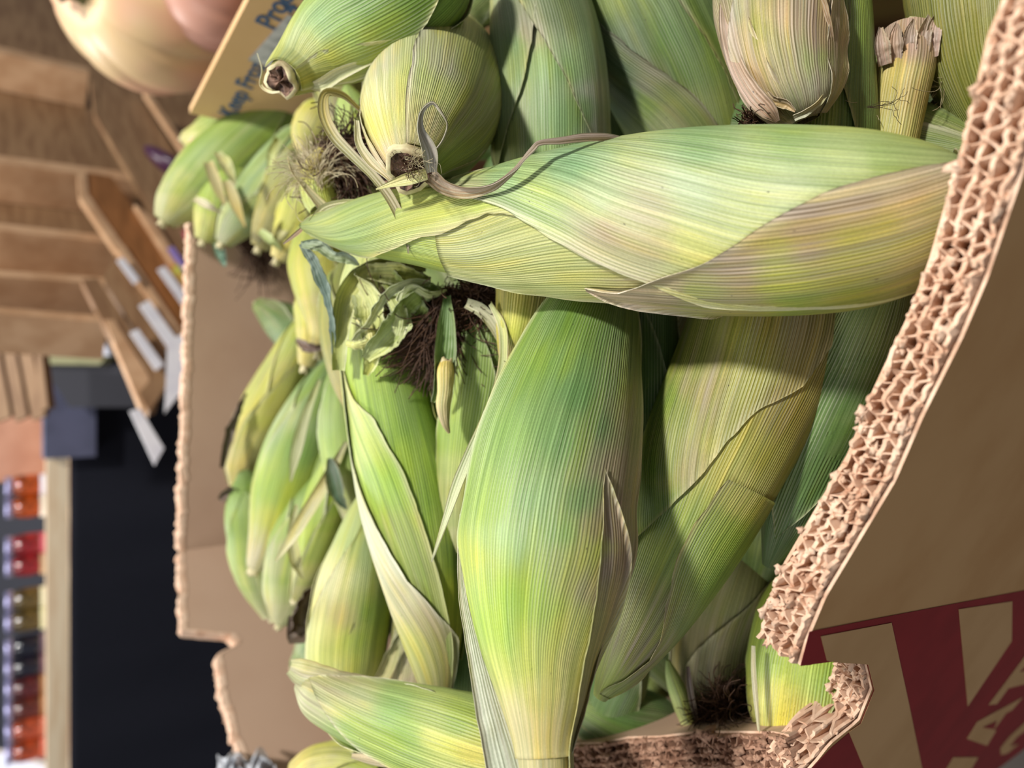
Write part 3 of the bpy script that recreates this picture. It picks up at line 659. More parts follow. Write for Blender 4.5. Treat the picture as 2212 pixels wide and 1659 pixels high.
leaf(r3, e3, [('a', q3b[0][0], math.degrees(q3b[0][1]))] + ed3b[1:], [('a', 0.3, sg3 * 20), ('a', .42, sg3 * 60), ('a', .5, sg3 * 120), ('a', .9, sg3 * 120), ('a', 1, sg3 * 30)], q3b[0][0], .985, .0008, .0010, 53, c3, ns=70, nt=36, guide=.1, ec=(206, 196, 150), ew=.7)
# --- E4 ribbed green ear, top centre
r4, e4 = new_ear([(1140, -160, .374, 60), (1150, -80, .366, 86), (1162, 0, .358, 98), (1176, 90, .351, 112), (1185, 190, .346, 119), (1188, 300, .345, 120), (1190, 400, .346, 110), (1192, 500, .350, 80), (1195, 590, .352, 18)],
    'ribbed sage green ear running down from the top centre edge', 61, 0.012)
c4 = [(1110, 100, (140, 172, 112)), (1100, 220, (170, 190, 140), .15), (1090, 300, (166, 180, 120), .3), (1130, 80, (190, 184, 160), .5), (1170, 150, (150, 186, 122)), (1230, 150, (132, 170, 108)), (1200, 250, (140, 180, 118)), (1250, 250, (124, 166, 100)), (1285, 200, (190, 196, 180), .2), (1290, 280, (176, 180, 170), .3), (1180, 330, (150, 186, 112)), (1200, 20, (104, 124, 80))]
body(r4, e4, 61, c4); auto_leaves(r4, e4, 62, 'sage', 3, .2, cols=c4, first=-58, w0=80)
# --- E5 big dark ear, top
r5, e5 = new_ear([(1290, -210, .374, 60), (1335, -120, .372, 105), (1372, -20, .371, 138), (1420, 80, .372, 152), (1462, 170, .373, 148), (1495, 260, .374, 136), (1520, 350, .376, 118), (1545, 450, .378, 80), (1560, 530, .380, 15)],
    'large dark green ear slanting in from the top edge, left of the dried ear', 71, 0.012)
c5 = [(1290, 60, (104, 128, 84)), (1340, 160, (92, 118, 92), .1), (1300, 20, (130, 150, 74)), (1370, 100, (120, 138, 110)), (1450, 80, (88, 126, 64)), (1560, 120, (112, 142, 66)), (1400, 180, (120, 122, 100), .4), (1480, 150, (92, 128, 66)), (1400, 240, (118, 148, 62)), (1540, 230, (130, 148, 76)), (1450, 250, (140, 148, 100), .2), (1350, 230, (80, 108, 84))]
body(r5, e5, 71, c5)
ed5 = [(1240, -60), (1262, 0), (1310, 55), (1370, 115), (1430, 175), (1480, 215), (1530, 270), (1560, 320)]
q5 = [e5.pix(*p) for p in ed5]; sg5 = 1 if e5.pix(1300, 150)[1] > 0 else -1
leaf(r5, e5, ed5, [('a', 0, sg5 * 160), ('a', .8, sg5 * 150)], q5[0][0], .86, .001, .0012, 72, c5, ns=80, nt=30, guide=.0, ec=(140, 130, 120), ew=.7)
auto_leaves(r5, e5, 73, 'deep', 1, .1, cols=c5, first=-sg5 * 70, w0=60)
# --- E6 dried-end ear
r6, e6 = new_ear([(1738, 262, .268, 26), (1728, 232, .268, 66), (1712, 190, .270, 88), (1692, 130, .274, 106), (1676, 60, .280, 116), (1664, -20, .287, 118), (1650, -120, .296, 100), (1640, -200, .304, 50)],
    'ear with tan dried papery husk end hanging at the top', 81, 0.03)
c6 = [(1580, 80, (206, 184, 140), .6), (1610, 180, (206, 176, 120), .7), (1660, 230, (200, 160, 110), .6), (1640, 60, (150, 160, 84), .5), (1700, 40, (196, 176, 140), .8), (1690, 120, (166, 164, 110), .7), (1740, 120, (150, 166, 100), .4), (1760, 200, (206, 206, 180), .5), (1720, 210, (140, 150, 110), .5), (1620, 20, (160, 160, 120), .5), (1780, 60, (170, 150, 110), .8)]
body(r6, e6, 81, c6); auto_leaves(r6, e6, 83, 'tan', 3, .7, cols=c6, first=20, s1=(.8, 1), ec=(226, 214, 196), ew=.6, lift=.002)
ribbon(r6, [(1568, -40, .285, 20), (1570, 60, .274, 30), (1590, 140, .267, 34), (1625, 200, .262, 40), (1662, 240, .260, 36), (1680, 262, .262, 10)], (214, 190, 168), (196, 160, 130), (0, 20), .3, 'dried_leaf', 84, .7, label='brown curled dried leaf edge', wav=.3)
ribbon(r6, [(1715, 255, .258, 14), (1745, 240, .256, 16), (1775, 215, .257, 14), (1790, 180, .258, 12), (1788, 120, .262, 5)], (226, 224, 206), (206, 206, 180), (30, 60), .3, 'dried_leaf', 85, .3, wav=.2)
ribbon(r6, [(1650, 190, .262, 8), (1668, 215, .259, 18), (1700, 225, .257, 20), (1718, 240, .256, 6)], (190, 170, 90), (206, 176, 110), (10, 40), .4, 'dried_leaf', 86, .6, wav=.3)
ribbon(r6, [(1730, -60, .265, 40), (1755, 0, .26, 56), (1775, 40, .257, 40), (1795, 78, .257, 12), (1800, 100, .258, 2)], (196, 168, 120), (190, 150, 116), (0, 15), .3, 'dried_leaf', 87, .8, label='tan dried leaf tip', wav=.2)
tuft(r6, 1640, 262, .285, (-30, 10), 50, 26, 200, M['silk_brown'], 6, 'silk', .0002, 1.6)
# --- green stalk leaf right of E6
r6b, e6b = new_ear([(1790, -160, .30, 40), (1800, -60, .298, 62), (1806, 40, .296, 68), (1800, 140, .295, 78), (1790, 230, .296, 92), (1785, 320, .298, 100), (1790, 420, .303, 70), (1795, 500, .308, 15)],
    'mid green ear standing right behind the dried-end ear', 91, 0.012)
c6b = [(1830, 60, (118, 146, 74)), (1860, 200, (108, 138, 80), .1), (1800, 180, (104, 140, 62)), (1780, 260, (126, 154, 78)), (1700, 280, (170, 184, 130)), (1840, 280, (96, 128, 62))]
body(r6b, e6b, 91, c6b); auto_leaves(r6b, e6b, 92, 'deep', 2, .15, cols=c6b, first=70, ec=(180, 170, 130))
ribbon(r6b, [(1840, 76, .289, 14), (1862, 120, .284, 16), (1868, 160, .283, 10)], (190, 150, 116), (176, 136, 100), (0, 70), .4, 'dried_leaf', 93, .7)
# --- E7 stalk stub with torn end
r7, e7 = new_ear([(1962, 72, .296, 52), (1958, 130, .294, 58), (1945, 200, .292, 56), (1932, 270, .291, 54), (1920, 340, .292, 52), (1910, 430, .296, 50)],
    'pale yellow cut corn stalk with frayed purplish end', 101, 0.02)
c7 = [(1945, 160, (216, 206, 130)), (1900, 200, (196, 186, 104)), (1980, 220, (196, 178, 110)), (1930, 280, (206, 204, 120)), (1960, 80, (196, 166, 150), .7), (1910, 290, (190, 190, 90))]
body(r7, e7, 101, c7); r7['category'] = 'corn stalk'; r7['group'] = 'loose stalks'
stub(r7, e7, .0005, seed=3, r=e7.r[0] * .9, flare=.9)
for k, (x, dx) in enumerate(((1912, -8), (1935, -2), (1960, 4), (1990, 6), (2012, 4))):
    ribbon(r7, [(x, 140 - k * 4, .286, 26), (x + dx, 95 - k * 8, .284, 28), (x + dx * 2 + 6, 60 - k * 9, .286, 8)], (190, 162, 146), (206, 180, 160), (0, 30), .5, 'frayed_sheath', 104 + k, .7, n=24, wav=.5)
tuft(r7, 1905, 190, .30, (-20, 30), 110, 26, 60, M['silk'], 7, 'silk', .00013, 1.4)
tuft(r7, 2030, 150, .30, (20, 30), 120, 30, 70, M['silk'], 8, 'silk', .00013, 1.4)
ribbon(r7, [(2000, 90, .288, 10), (1998, 180, .287, 16), (1982, 260, .288, 18), (1968, 330, .29, 14)], (176, 150, 100), (140, 128, 90), (50, 70), .3, 'sheath_edge', 109, .6)
specs = []
R_ = random.Random(9)
for k in range(6):
    x, y, an = 1870 + R_.uniform(0, 10), 232 + R_.uniform(-4, 4), R_.uniform(-.2, .1); p = []
    for i in range(16):
        p.append(P(x, y, .2535)); x += math.cos(an) * 6.5; y += math.sin(an) * 6.5; an += R_.uniform(-.5, .5) * (1 if i < 10 else 1.4) 
        if k > 3 and i == 8: an = 1.3
    specs.append(p)
strands(r7, specs, M['debris'], 'dark_thread', .00010)
# --- E8 far right dark ear
r8, e8 = simple_ear([(2080, -220, .30, 80), (2105, -100, .296, 130), (2130, 0, .292, 146), (2160, 100, .29, 140), (2195, 200, .288, 120), (2230, 300, .288, 80), (2255, 370, .29, 18)], 'dark yellow-green ear in the top right corner', 111, 'olive', 2, .1, stubby=False)
ribbon(r8, [(2040, 200, .31, 20), (2010, 260, .312, 40), (2060, 250, .30, 36), (2120, 235, .295, 16)], (190, 180, 130), (170, 160, 120), (0, 40), .4, 'husk_leaf', 112, .5, wav=.4)
# --- E9 top left foreground ear pointing left
r9, e9 = new_ear([(612, 170, .318, 32), (640, 150, .325, 46), (690, 112, .328, 74), (750, 72, .325, 96), (820, 32, .320, 108), (900, -18, .316, 110), (960, -62, .314, 84), (1010, -100, .314, 30)],
    'bright green ear at the top, brown cut end over the printed carton', 121, 0.015)
c9 = [(650, 110, (200, 212, 160)), (660, 160, (206, 206, 110)), (700, 60, (150, 190, 130)), (760, 60, (140, 182, 110)), (800, 20, (112, 158, 76)), (720, 130, (180, 188, 76)), (820, 100, (150, 168, 56)), (850, 60, (126, 158, 60)), (900, 10, (100, 142, 58))]
body(r9, e9, 121, c9); auto_leaves(r9, e9, 122, 'green', 3, .1, cols=c9, first=-30, s1=(.85, 1.0), ew=.8)
stub(r9, e9, .003, seed=5, r=e9.r[0] * 1.05, flare=1.1)
ribbon(r9, [(604, 198, .316, 3), (585, 199, .320, 6), (564, 185, .327, 6), (566, 150, .326, 5), (556, 115, .326, 2)], (222, 214, 180), (230, 224, 196), (0, 90), .3, 'husk_shred', 125, .1, n=30)
ribbon(r9, [(664, 186, .326, 8), (690, 184, .322, 24), (730, 160, .318, 26), (790, 136, .314, 14), (820, 128, .312, 3)], (226, 224, 180), (200, 204, 150), (10, 20), .4, 'husk_leaf', 126, .15)
# --- E10 ear pointing at camera with cut stem
r10, e10 = new_ear([(888, 360, .273, 46), (891, 340, .277, 66), (898, 312, .284, 92), (908, 285, .293, 116), (918, 262, .303, 130), (926, 242, .315, 139), (932, 222, .330, 144), (938, 200, .348, 146), (944, 178, .370, 138), (950, 158, .392, 118), (955, 142, .410, 80), (958, 132, .422, 20)],
    'pale ear with cracked brown cut stem facing the viewer', 131, 0.012, ref=(0.1, -.25, .96))
c10 = [(800, 200, (224, 222, 168)), (850, 160, (206, 212, 150)), (850, 240, (218, 222, 140)), (800, 280, (222, 220, 130)), (830, 330, (228, 206, 176)), (900, 160, (180, 198, 110)), (960, 140, (190, 190, 160), .5), (950, 200, (190, 204, 118)), (1000, 130, (166, 180, 96)), (1030, 200, (160, 172, 84), .4), (1000, 260, (150, 160, 80), .5), (960, 340, (128, 160, 60)), (1000, 320, (140, 168, 72)), (870, 300, (222, 218, 160)), (930, 280, (206, 196, 140), .3), (820, 130, (200, 200, 170), .2)]
body(r10, e10, 131, c10, nt=72); auto_leaves(r10, e10, 133, 'pale', 3, .15, cols=c10, first=120, s1=(.8, 1), w0=75, ec=(232, 226, 206), ew=.9)
stub(r10, e10, .003, seed=8, r=e10.r[0] * 1.12, flare=1.08)
tuft(r10, 893, 352, .2685, (20, -10), 46, 34, 70, M['silk'], 11, 'frayed_fibre', .00010, 1.6)
tuft(r10, 893, 352, .2690, (-20, 10), 40, 36, 70, M['silk_brown'], 12, 'frayed_fibre', .00012, 1.6)
ribbon(r10, [(932, 372, .267, 22), (926, 330, .262, 34), (906, 275, .258, 18), (912, 238, .256, 13), (934, 221, .254, 12), (952, 240, .254, 11), (966, 268, .256, 9), (957, 300, .259, 5), (935, 330, .263, 2)], (206, 200, 196), (176, 172, 160), (0, 60, 120), .5, 'curled_leaf', 135, .5, n=70, label='silvery curled dry leaf')
ribbon(r10, [(922, 376, .268, 24), (880, 388, .270, 26), (845, 398, .272, 14), (812, 409, .275, 3)], (206, 206, 140), (222, 220, 160), (0, 25), .5, 'husk_leaf', 136, .1, n=30)
ribbon(r10, [(930, 380, .270, 34), (960, 402, .268, 32), (1010, 412, .262, 28), (1060, 402, .256, 24), (1105, 370, .250, 20), (1150, 318, .246, 18), (1160, 308, .246, 16), (1210, 302, .246, 16), (1260, 296, .247, 18), (1320, 297, .249, 15), (1365, 306, .252, 6), (1378, 309, .254, 2)], (176, 152, 110), (120, 106, 88), (0, 60, 150, 190), .6, 'dried_leaf', 137, .75, n=110, label='long brown twisted dry leaf', ec=(170, 160, 130), wav=.2)
ribbon(r10, [(775, 238, .315, 16), (738, 208, .309, 20), (706, 205, .303, 22), (702, 240, .298, 26), (722, 290, .293, 26), (762, 335, .290, 22), (805, 378, .288, 20), (842, 425, .287, 22), (868, 475, .287, 20), (880, 520, .288, 10), (882, 548, .289, 2)], (150, 140, 80), (206, 204, 150), (60, 20, 0, 40), .5, 'curled_leaf', 138, .5, n=90, label='long pale strap leaf curling over', wav=.15)
ribbon(r10, [(770, 260, .298, 10), (775, 310, .292, 18), (800, 350, .286, 22), (838, 385, .280, 12), (850, 400, .279, 3)], (226, 222, 190), (216, 206, 170), (-20, -40), .4, 'husk_leaf', 139, .1)
# --- E11 crumpled-top ear, left of hero
r11, e11 = new_ear([(945, 1545, .352, 8), (944, 1500, .352, 26), (940, 1420, .353, 52), (928, 1310, .356, 78), (912, 1200, .360, 98), (890, 1080, .364, 108), (866, 960, .367, 104), (842, 850, .369, 94), (824, 750, .370, 88), (816, 660, .372, 86), (818, 590, .375, 74), (825, 520, .380, 40), (830, 480, .384, 12)],
    'bright green ear with crumpled leaves at its head, left of the bottom middle ear', 141, 0.02)
c11 = [(780, 640, (206, 216, 150)), (860, 650, (196, 208, 140)), (800, 800, (160, 194, 76)), (870, 780, (146, 184, 72)), (830, 900, (150, 190, 70)), (900, 900, (128, 172, 60)), (880, 1000, (158, 194, 66)), (940, 1050, (126, 166, 66)), (820, 1050, (164, 198, 100)), (860, 1150, (150, 194, 76)), (950, 1180, (150, 180, 64)), (900, 1250, (190, 200, 84)), (960, 1280, (170, 190, 60)), (930, 1400, (198, 206, 80)), (940, 1480, (196, 200, 84)), (990, 1200, (110, 150, 56))]
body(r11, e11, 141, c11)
pe = [(745, 770), (775, 850), (812, 900), (830, 945), (850, 985), (870, 1030), (900, 1100)]
sg11 = 1 if e11.pix(780, 1000)[1] > 0 else -1
lf = [(770, 1000), (801, 1080), (838, 1150), (877, 1240), (936, 1310), (985, 1380)]
q11 = [e11.pix(*p) for p in lf]
leaf(r11, e11, [(742, 740), (756, 860), (775, 1000), (803, 1085), (840, 1160), (885, 1245), (940, 1312), (980, 1372), ('a', .03, -sg11 * 60)], [('a', 0, sg11 * 150), ('a', 1, sg11 * 140)], 0.0, e11.pix(742, 745)[0], .0012, .0014, 142,
     [(780, 1050, (206, 210, 176)), (830, 1200, (222, 220, 196)), (880, 1300, (216, 212, 170), .25), (930, 1340, (196, 186, 130), .5), (770, 900, (190, 204, 140)), (900, 1380, (200, 206, 120))], ns=90, nt=26, guide=.2, ec=(232, 230, 214), ew=.6)
leaf(r11, e11, [(1010, 1080), (965, 985), (930, 905), (915, 830)], [('a', 0, -sg11 * 150), ('a', 1, -sg11 * 150)], .1, e11.pix(918, 840)[0], .0012, .0012, 143,
     [(950, 1000, (130, 158, 96)), (960, 1100, (120, 154, 70)), (985, 1250, (130, 164, 62)), (940, 920, (120, 150, 80))], ns=60, nt=22, guide=.3, ec=(196, 196, 140), ew=.6)
leaf(r11, e11, [(742, 775), (775, 870), (815, 905), (835, 950), (868, 1010), (900, 1100), (955, 1290), ('a', .03, -sg11 * 50)], [('a', 0, sg11 * 140), ('a', 1, sg11 * 130)], .0, e11.pix(742, 772)[0], .0006, .0012, 144,
     [(770, 820, (196, 204, 140)), (800, 950, (176, 200, 110)), (850, 1050, (150, 190, 84)), (880, 1150, (168, 190, 100), .3)], ns=70, nt=22, guide=.2, ec=(216, 214, 170), ew=.7)
crump = [([(735, 800, .345, 26), (738, 700, .343, 40), (755, 630, .345, 50), (790, 590, .35, 46), (850, 572, .352, 40), (920, 580, .352, 20)], (196, 208, 132), (210, 214, 150)),
 ([(748, 745, .338, 16), (775, 748, .334, 26), (800, 735, .332, 22), (792, 705, .334, 26), (770, 690, .337, 14)], (206, 216, 160), (220, 222, 180)),
 ([(790, 775, .334, 20), (820, 735, .331, 50), (855, 695, .330, 56), (880, 650, .332, 50), (930, 620, .336, 34), (965, 632, .34, 8)], (200, 214, 150), (150, 180, 90)),
 ([(760, 735, .334, 10), (800, 690, .330, 20), (830, 640, .328, 22), (880, 610, .330, 20), (930, 612, .333, 14)], (214, 218, 176), (206, 210, 170)),
 ([(845, 640, .330, 26), (862, 672, .328, 36), (858, 720, .330, 30), (830, 760, .332, 12)], (196, 206, 130), (206, 214, 160)),
 ([(775, 610, .346, 50), (800, 650, .338, 60), (810, 710, .336, 56), (800, 780, .338, 30), (790, 810, .342, 12)], (206, 212, 146), (190, 204, 110)),
 ([(840, 600, .340, 44), (880, 640, .338, 56), (915, 690, .340, 46), (935, 720, .344, 12)], (176, 196, 110), (160, 190, 90)),
 ([(870, 690, .334, 12), (872, 645, .330, 22), (890, 625, .329, 24), (925, 640, .332, 20), (965, 628, .336, 6)], (222, 226, 200), (190, 204, 130)),
 ([(795, 590, .344, 30), (870, 592, .338, 50), (930, 606, .338, 30)], (206, 210, 140), (190, 200, 120))]
for k, (p, a, b) in enumerate(crump):
    ribbon(r11, p, a, b, ((-20, 35), (40, -10), (10, 50), (70, 20))[k % 4], (.4, -.5, .7)[k % 3], 'crumpled_leaf', 150 + k, .08, n=46, wav=.7, ec=(232, 234, 210))
# --- grey-blue wilted leaf
rg = ribbon(None, [(650, 525, .338, 12), (672, 552, .336, 24), (700, 610, .336, 28), (716, 670, .338, 22), (722, 730, .342, 16), (718, 765, .345, 4)], (92, 112, 106), (118, 136, 126), (30, 60), .5, 'wilted_leaf', 170, .0, wav=.5, ec=(150, 168, 160))
tag(rg, 'dull blue-grey wilted leaf dangling left of the crumpled ear head', 'leaf')
rg = ribbon(None, [(652, 528, .334, 14), (690, 530, .332, 26), (720, 552, .331, 20), (750, 556, .331, 26), (776, 572, .332, 4)], (140, 162, 154), (160, 178, 168), (0, 30), .5, 'wilted_leaf', 171, .0, wav=.8, ec=(176, 192, 186))
tag(rg, 'frilly blue-grey wilted leaf just under the silk end of the big ear', 'leaf')
# --- E12, E13, E14
r12, e12 = simple_ear([(985, 1190, .352, 14), (992, 1100, .352, 40), (1005, 1000, .350, 56), (1022, 900, .350, 66), (1040, 800, .350, 70), (1048, 700, .352, 64), (1050, 620, .356, 44), (1050, 570, .36, 12)], 'narrow green ear in the gap between the two upright ears', 181, 'green', 2, .1, stubby=False)
r13, e13 = new_ear([(1103, 818, .318, 5), (1106, 796, .317, 16), (1112, 770, .316, 30), (1122, 730, .315, 44), (1132, 680, .316, 54), (1140, 620, .320, 60), (1146, 540, .326, 50), (1150, 480, .33, 20)], 'small yellow ear tip poking down from under the big ear', 191, .02)
c13 = [(1110, 700, (190, 200, 84)), (1160, 680, (196, 178, 90), .3), (1120, 760, (206, 190, 110), .4), (1105, 800, (190, 170, 130), .8), (1150, 720, (176, 168, 76))]
body(r13, e13, 191, c13); auto_leaves(r13, e13, 192, 'yellow', 2, .4, cols=c13, s1=(.9, 1))
tuft(r13, 1112, 770, .304, (-5, 20), 40, 12, 24, M['silk'], 12, 'dried_tip', .0002, .5)
rb_ = ribbon(None, [(968, 640, .330, 14), (966, 700, .326, 36), (958, 780, .325, 46), (946, 840, .326, 30), (934, 868, .327, 8)], (96, 132, 76), (120, 150, 84), (20, -30), .8, 'loose_leaf', 195, .0, wav=.3, ec=(206, 214, 180))
tag(rb_, 'dark green folded leaf with pale rim hanging in the middle gap', 'leaf')
r14, e14 = new_ear([(964, 784, .322, 14), (963, 800, .321, 18), (962, 840, .321, 17), (958, 880, .322, 15), (962, 915, .323, 9), (970, 935, .325, 3)], 'tiny curled cream leaf sheath with a hollow top in the middle gap', 196, .06)
r14['category'] = 'leaf sheath'; r14['group'] = 'loose sheaths'
body(r14, e14, 196, [(960, 800, (224, 206, 120)), (960, 860, (222, 212, 150)), (965, 920, (206, 190, 130), .4)]); stub(r14, e14, .001, seed=4, r=e14.r[0] * .95)
tuft(None, 965, 640, .345, (-10, 60), 200, 34, 900, M['silk_brown'], 14, 'corn_silk', .00026, .8); bpy.data.objects['corn_silk']['label'] = 'matted dark brown silk in the middle gap'; bpy.data.objects['corn_silk']['category'] = 'corn silk'
rs = tuft(None, 1010, 640, .34, (60, 20), 80, 40, 700, M['silk_brown'], 15, 'corn_silk', .00026, 1.2); tag(rs, 'dark brown silk clump peeking below the big ear', 'corn silk')
# long thin blade
rb_ = ribbon(None, [(1060, 655, .312, 14), (1085, 700, .308, 26), (1090, 760, .303, 24), (1080, 830, .296, 24), (1052, 900, .292, 22), (1022, 970, .290, 26), (990, 1050, .289, 30), (962, 1130, .290, 18), (932, 1214, .292, 3)], (190, 196, 140), (196, 206, 170), (50, 30, 55), .4, 'loose_leaf', 198, .1, n=80, ec=(216, 190, 170), wav=.1)
tag(rb_, 'long thin pointed pale leaf blade hanging between the two upright ears', 'leaf')
rb_ = ribbon(None, [(1008, 655, .322, 22), (1040, 670, .320, 28), (1066, 700, .320, 26), (1082, 735, .322, 16)], (206, 206, 170), (206, 206, 170), (0, 20), .4, 'loose_leaf', 199, .2, n=30)
tag(rb_, 'short whitish curved leaf scrap just below the big ear', 'leaf')
# --- E15 broad leaf ear at bottom left
r15, e15 = new_ear([(1180, 1640, .300, 30), (1120, 1628, .303, 70), (1050, 1612, .308, 86), (960, 1590, .316, 84), (880, 1570, .324, 76), (800, 1548, .332, 66), (730, 1522, .340, 56), (680, 1498, .346, 44), (645, 1478, .350, 14)],
    'pale green ear lying at the bottom, its tip pointing left at the cardboard wall', 201, .015)
c15 = [(700, 1480, (206, 204, 150), .6), (680, 1510, (206, 206, 160), .4), (760, 1500, (200, 206, 160), .3), (760, 1560, (150, 186, 100)), (850, 1540, (150, 190, 110)), (880, 1600, (146, 184, 90)), (950, 1600, (204, 212, 126)), (1020, 1620, (212, 212, 130)), (950, 1550, (180, 200, 120)), (1000, 1560, (156, 188, 100))]
body(r15, e15, 201, c15); auto_leaves(r15, e15, 203, 'sage', 3, .2, cols=c15, first=10, s1=(.92, 1), ew=.9)
ribbon(r15, [(760, 1632, .318, 10), (820, 1640, .314, 26), (920, 1645, .308, 30), (1060, 1650, .302, 30)], (222, 206, 160), (226, 222, 180), (10, 20), .4, 'husk_leaf', 205, .3)
ribbon(r15, [(628, 1440, .352, 30), (660, 1452, .346, 56), (720, 1462, .342, 40), (800, 1474, .338, 26), (870, 1486, .334, 8)], (196, 200, 150), (210, 196, 160), (10, 30), .4, 'husk_leaf', 206, .5, wav=.2)
# --- left middle ears
def se(*a, **k): return simple_ear(*a, **k)
r16, e16 = new_ear([(752, 1500, .424, 30), (748, 1450, .424, 66), (748, 1390, .425, 80), (755, 1320, .427, 82), (765, 1240, .43, 72), (778, 1160, .434, 50), (790, 1090, .438, 28), (796, 1045, .44, 8)], 'cream and green striped ear with tapering tip, left of the crumpled ear', 211, .03)
c16 = [(720, 1250, (226, 224, 170)), (700, 1350, (214, 214, 130)), (780, 1200, (176, 200, 130)), (720, 1430, (206, 212, 120)), (770, 1380, (170, 196, 80)), (800, 1320, (140, 178, 64)), (740, 1320, (206, 196, 120), .4)]
body(r16, e16, 211, c16); auto_leaves(r16, e16, 212, 'pale', 3, .2, cols=c16, s1=(.85, 1))
r17, e17 = new_ear([(552, 1225, .545, 14), (566, 1190, .545, 26), (588, 1130, .55, 48), (612, 1060, .555, 66), (642, 980, .56, 72), (672, 900, .57, 60), (700, 830, .58, 40), (722, 775, .59, 12)], 'blurred green ear with white stem end against the rear cardboard wall', 221, .02)
c17 = [(600, 1120, (196, 206, 90)), (590, 1060, (150, 190, 84)), (640, 960, (126, 168, 84)), (650, 1060, (170, 190, 76)), (690, 860, (140, 176, 110)), (560, 1190, (226, 216, 176)), (620, 900, (180, 196, 150))]
body(r17, e17, 221, c17); auto_leaves(r17, e17, 222, 'green', 3, .15, cols=c17, s1=(.9, 1)); stub(r17, e17, .006, r=.0045)
se([(512, 1048, .635, 16), (522, 1010, .635, 34), (545, 940, .635, 48), (580, 870, .635, 52), (620, 790, .635, 44), (655, 715, .635, 30), (675, 665, .635, 10)], 'leftmost ear leaning on the rear cardboard wall, yellow-green', 231, 'yellow', 3, .25)
se([(605, 1345, .545, 12), (618, 1310, .545, 38), (632, 1240, .545, 60), (655, 1170, .547, 72), (685, 1100, .55, 66), (715, 1030, .555, 44), (740, 970, .56, 12)], 'blurred leafy ear wedged under the ear with white stem end', 241, 'green', 3, .35)
se([(640, 1290, .52, 10), (665, 1220, .515, 30), (690, 1140, .51, 44), (715, 1060, .51, 46), (740, 970, .515, 40), (760, 890, .52, 14)], 'slim pale-edged ear behind the striped tapering ear', 246, 'lime', 3, .1, ew=.9)
se([(585, 1330, .60, 14), (560, 1250, .60, 40), (545, 1170, .605, 50), (535, 1080, .61, 44), (530, 1020, .62, 14)], 'hidden green ear low against the cardboard wall below the leftmost ear', 251, 'green', 2, .1)
se([(690, 760, .50, 14), (705, 700, .50, 36), (700, 640, .50, 52), (690, 580, .505, 58), (688, 520, .51, 44), (690, 460, .52, 12)], 'yellowish blurred ear behind the tip of the big ear', 255, 'yellow', 3, .2)
se([(660, 790, .53, 12), (672, 750, .53, 26), (678, 700, .53, 34), (672, 640, .535, 32), (668, 590, .54, 10)], 'short yellow ear tip standing beside the blue-grey wilted leaf', 257, 'yellow', 2, .2)
se([(780, 900, .44, 12), (765, 850, .44, 30), (748, 780, .445, 40), (738, 700, .45, 44), (740, 620, .455, 36), (748, 560, .46, 10)], 'ear mostly hidden to the left of the crumpled ear head', 259, 'olive', 2, .2)
se([(760, 1130, .47, 10), (755, 1070, .47, 30), (748, 990, .475, 46), (742, 900, .48, 48), (740, 820, .485, 36), (742, 760, .49, 10)], 'green ear with pale leaf margins behind the crumpled ear', 260, 'green', 2, .1, ew=.9)
se([(800, 1620, .42, 12), (870, 1540, .42, 50), (900, 1460, .42, 62), (905, 1380, .425, 60), (890, 1300, .43, 40), (880, 1250, .435, 10)], 'dim tattered ear deep between the bottom ears', 261, 'tan', 3, .7)
se([(640, 1680, .43, 30), (680, 1660, .43, 40), (740, 1655, .42, 40), (820, 1680, .41, 30)], 'yellowish ear end in the bottom left under the pale ear', 262, 'yellow', 2, .3)
se([(1010, 1700, .37, 30), (1005, 1560, .375, 55), (1000, 1440, .38, 66), (1010, 1330, .385, 66), (1020, 1220, .39, 50), (1030, 1130, .395, 12)], 'shadowed ear under the bottom middle ear, left side', 263, 'deep', 3, .2)
# pale column + fills behind hero tip
se([(780, 560, .405, 12), (775, 500, .405, 44), (772, 430, .405, 50), (770, 360, .41, 48), (768, 290, .415, 44), (760, 230, .42, 34), (750, 190, .425, 10)], 'pale upright ear in the gap left of the foreshortened ear', 264, 'pale', 2, .2)
se([(760, 330, .47, 10), (750, 290, .47, 30), (735, 240, .475, 44), (730, 180, .48, 46), (740, 120, .49, 14)], 'dull olive ear behind the curled strap leaf', 265, 'olive', 2, .4)
rs = tuft(None, 705, 330, .352, (60, 26), 140, 36, 900, M['silk_brown'], 16, 'corn_silk', .00028, .7); tag(rs, 'dark brown silk mass left of the cracked stem end', 'corn silk')
rs = tuft(None, 690, 405, .345, (-12, -50), 110, 16, 230, M['silk'], 17, 'corn_silk', .00016, 1.1); tag(rs, 'blond tuft of silk rising beside the big ear tip', 'corn silk')
r24, e24 = new_ear([(700, 455, .345, 30), (690, 420, .347, 38), (690, 370, .350, 36), (705, 330, .352, 22)], 'small open yellow-green husk end holding silk beside the big ear tip', 266, .05)
body(r24, e24, 266, [(690, 360, (206, 196, 110)), (690, 430, (190, 206, 110))])
ribbon(r24, [(720, 470, .338, 30), (690, 440, .337, 22), (655, 400, .337, 14), (630, 370, .338, 5), (622, 340, .339, 2)], (216, 214, 170), (206, 190, 120), (10, 60), .4, 'husk_leaf', 267, .2)
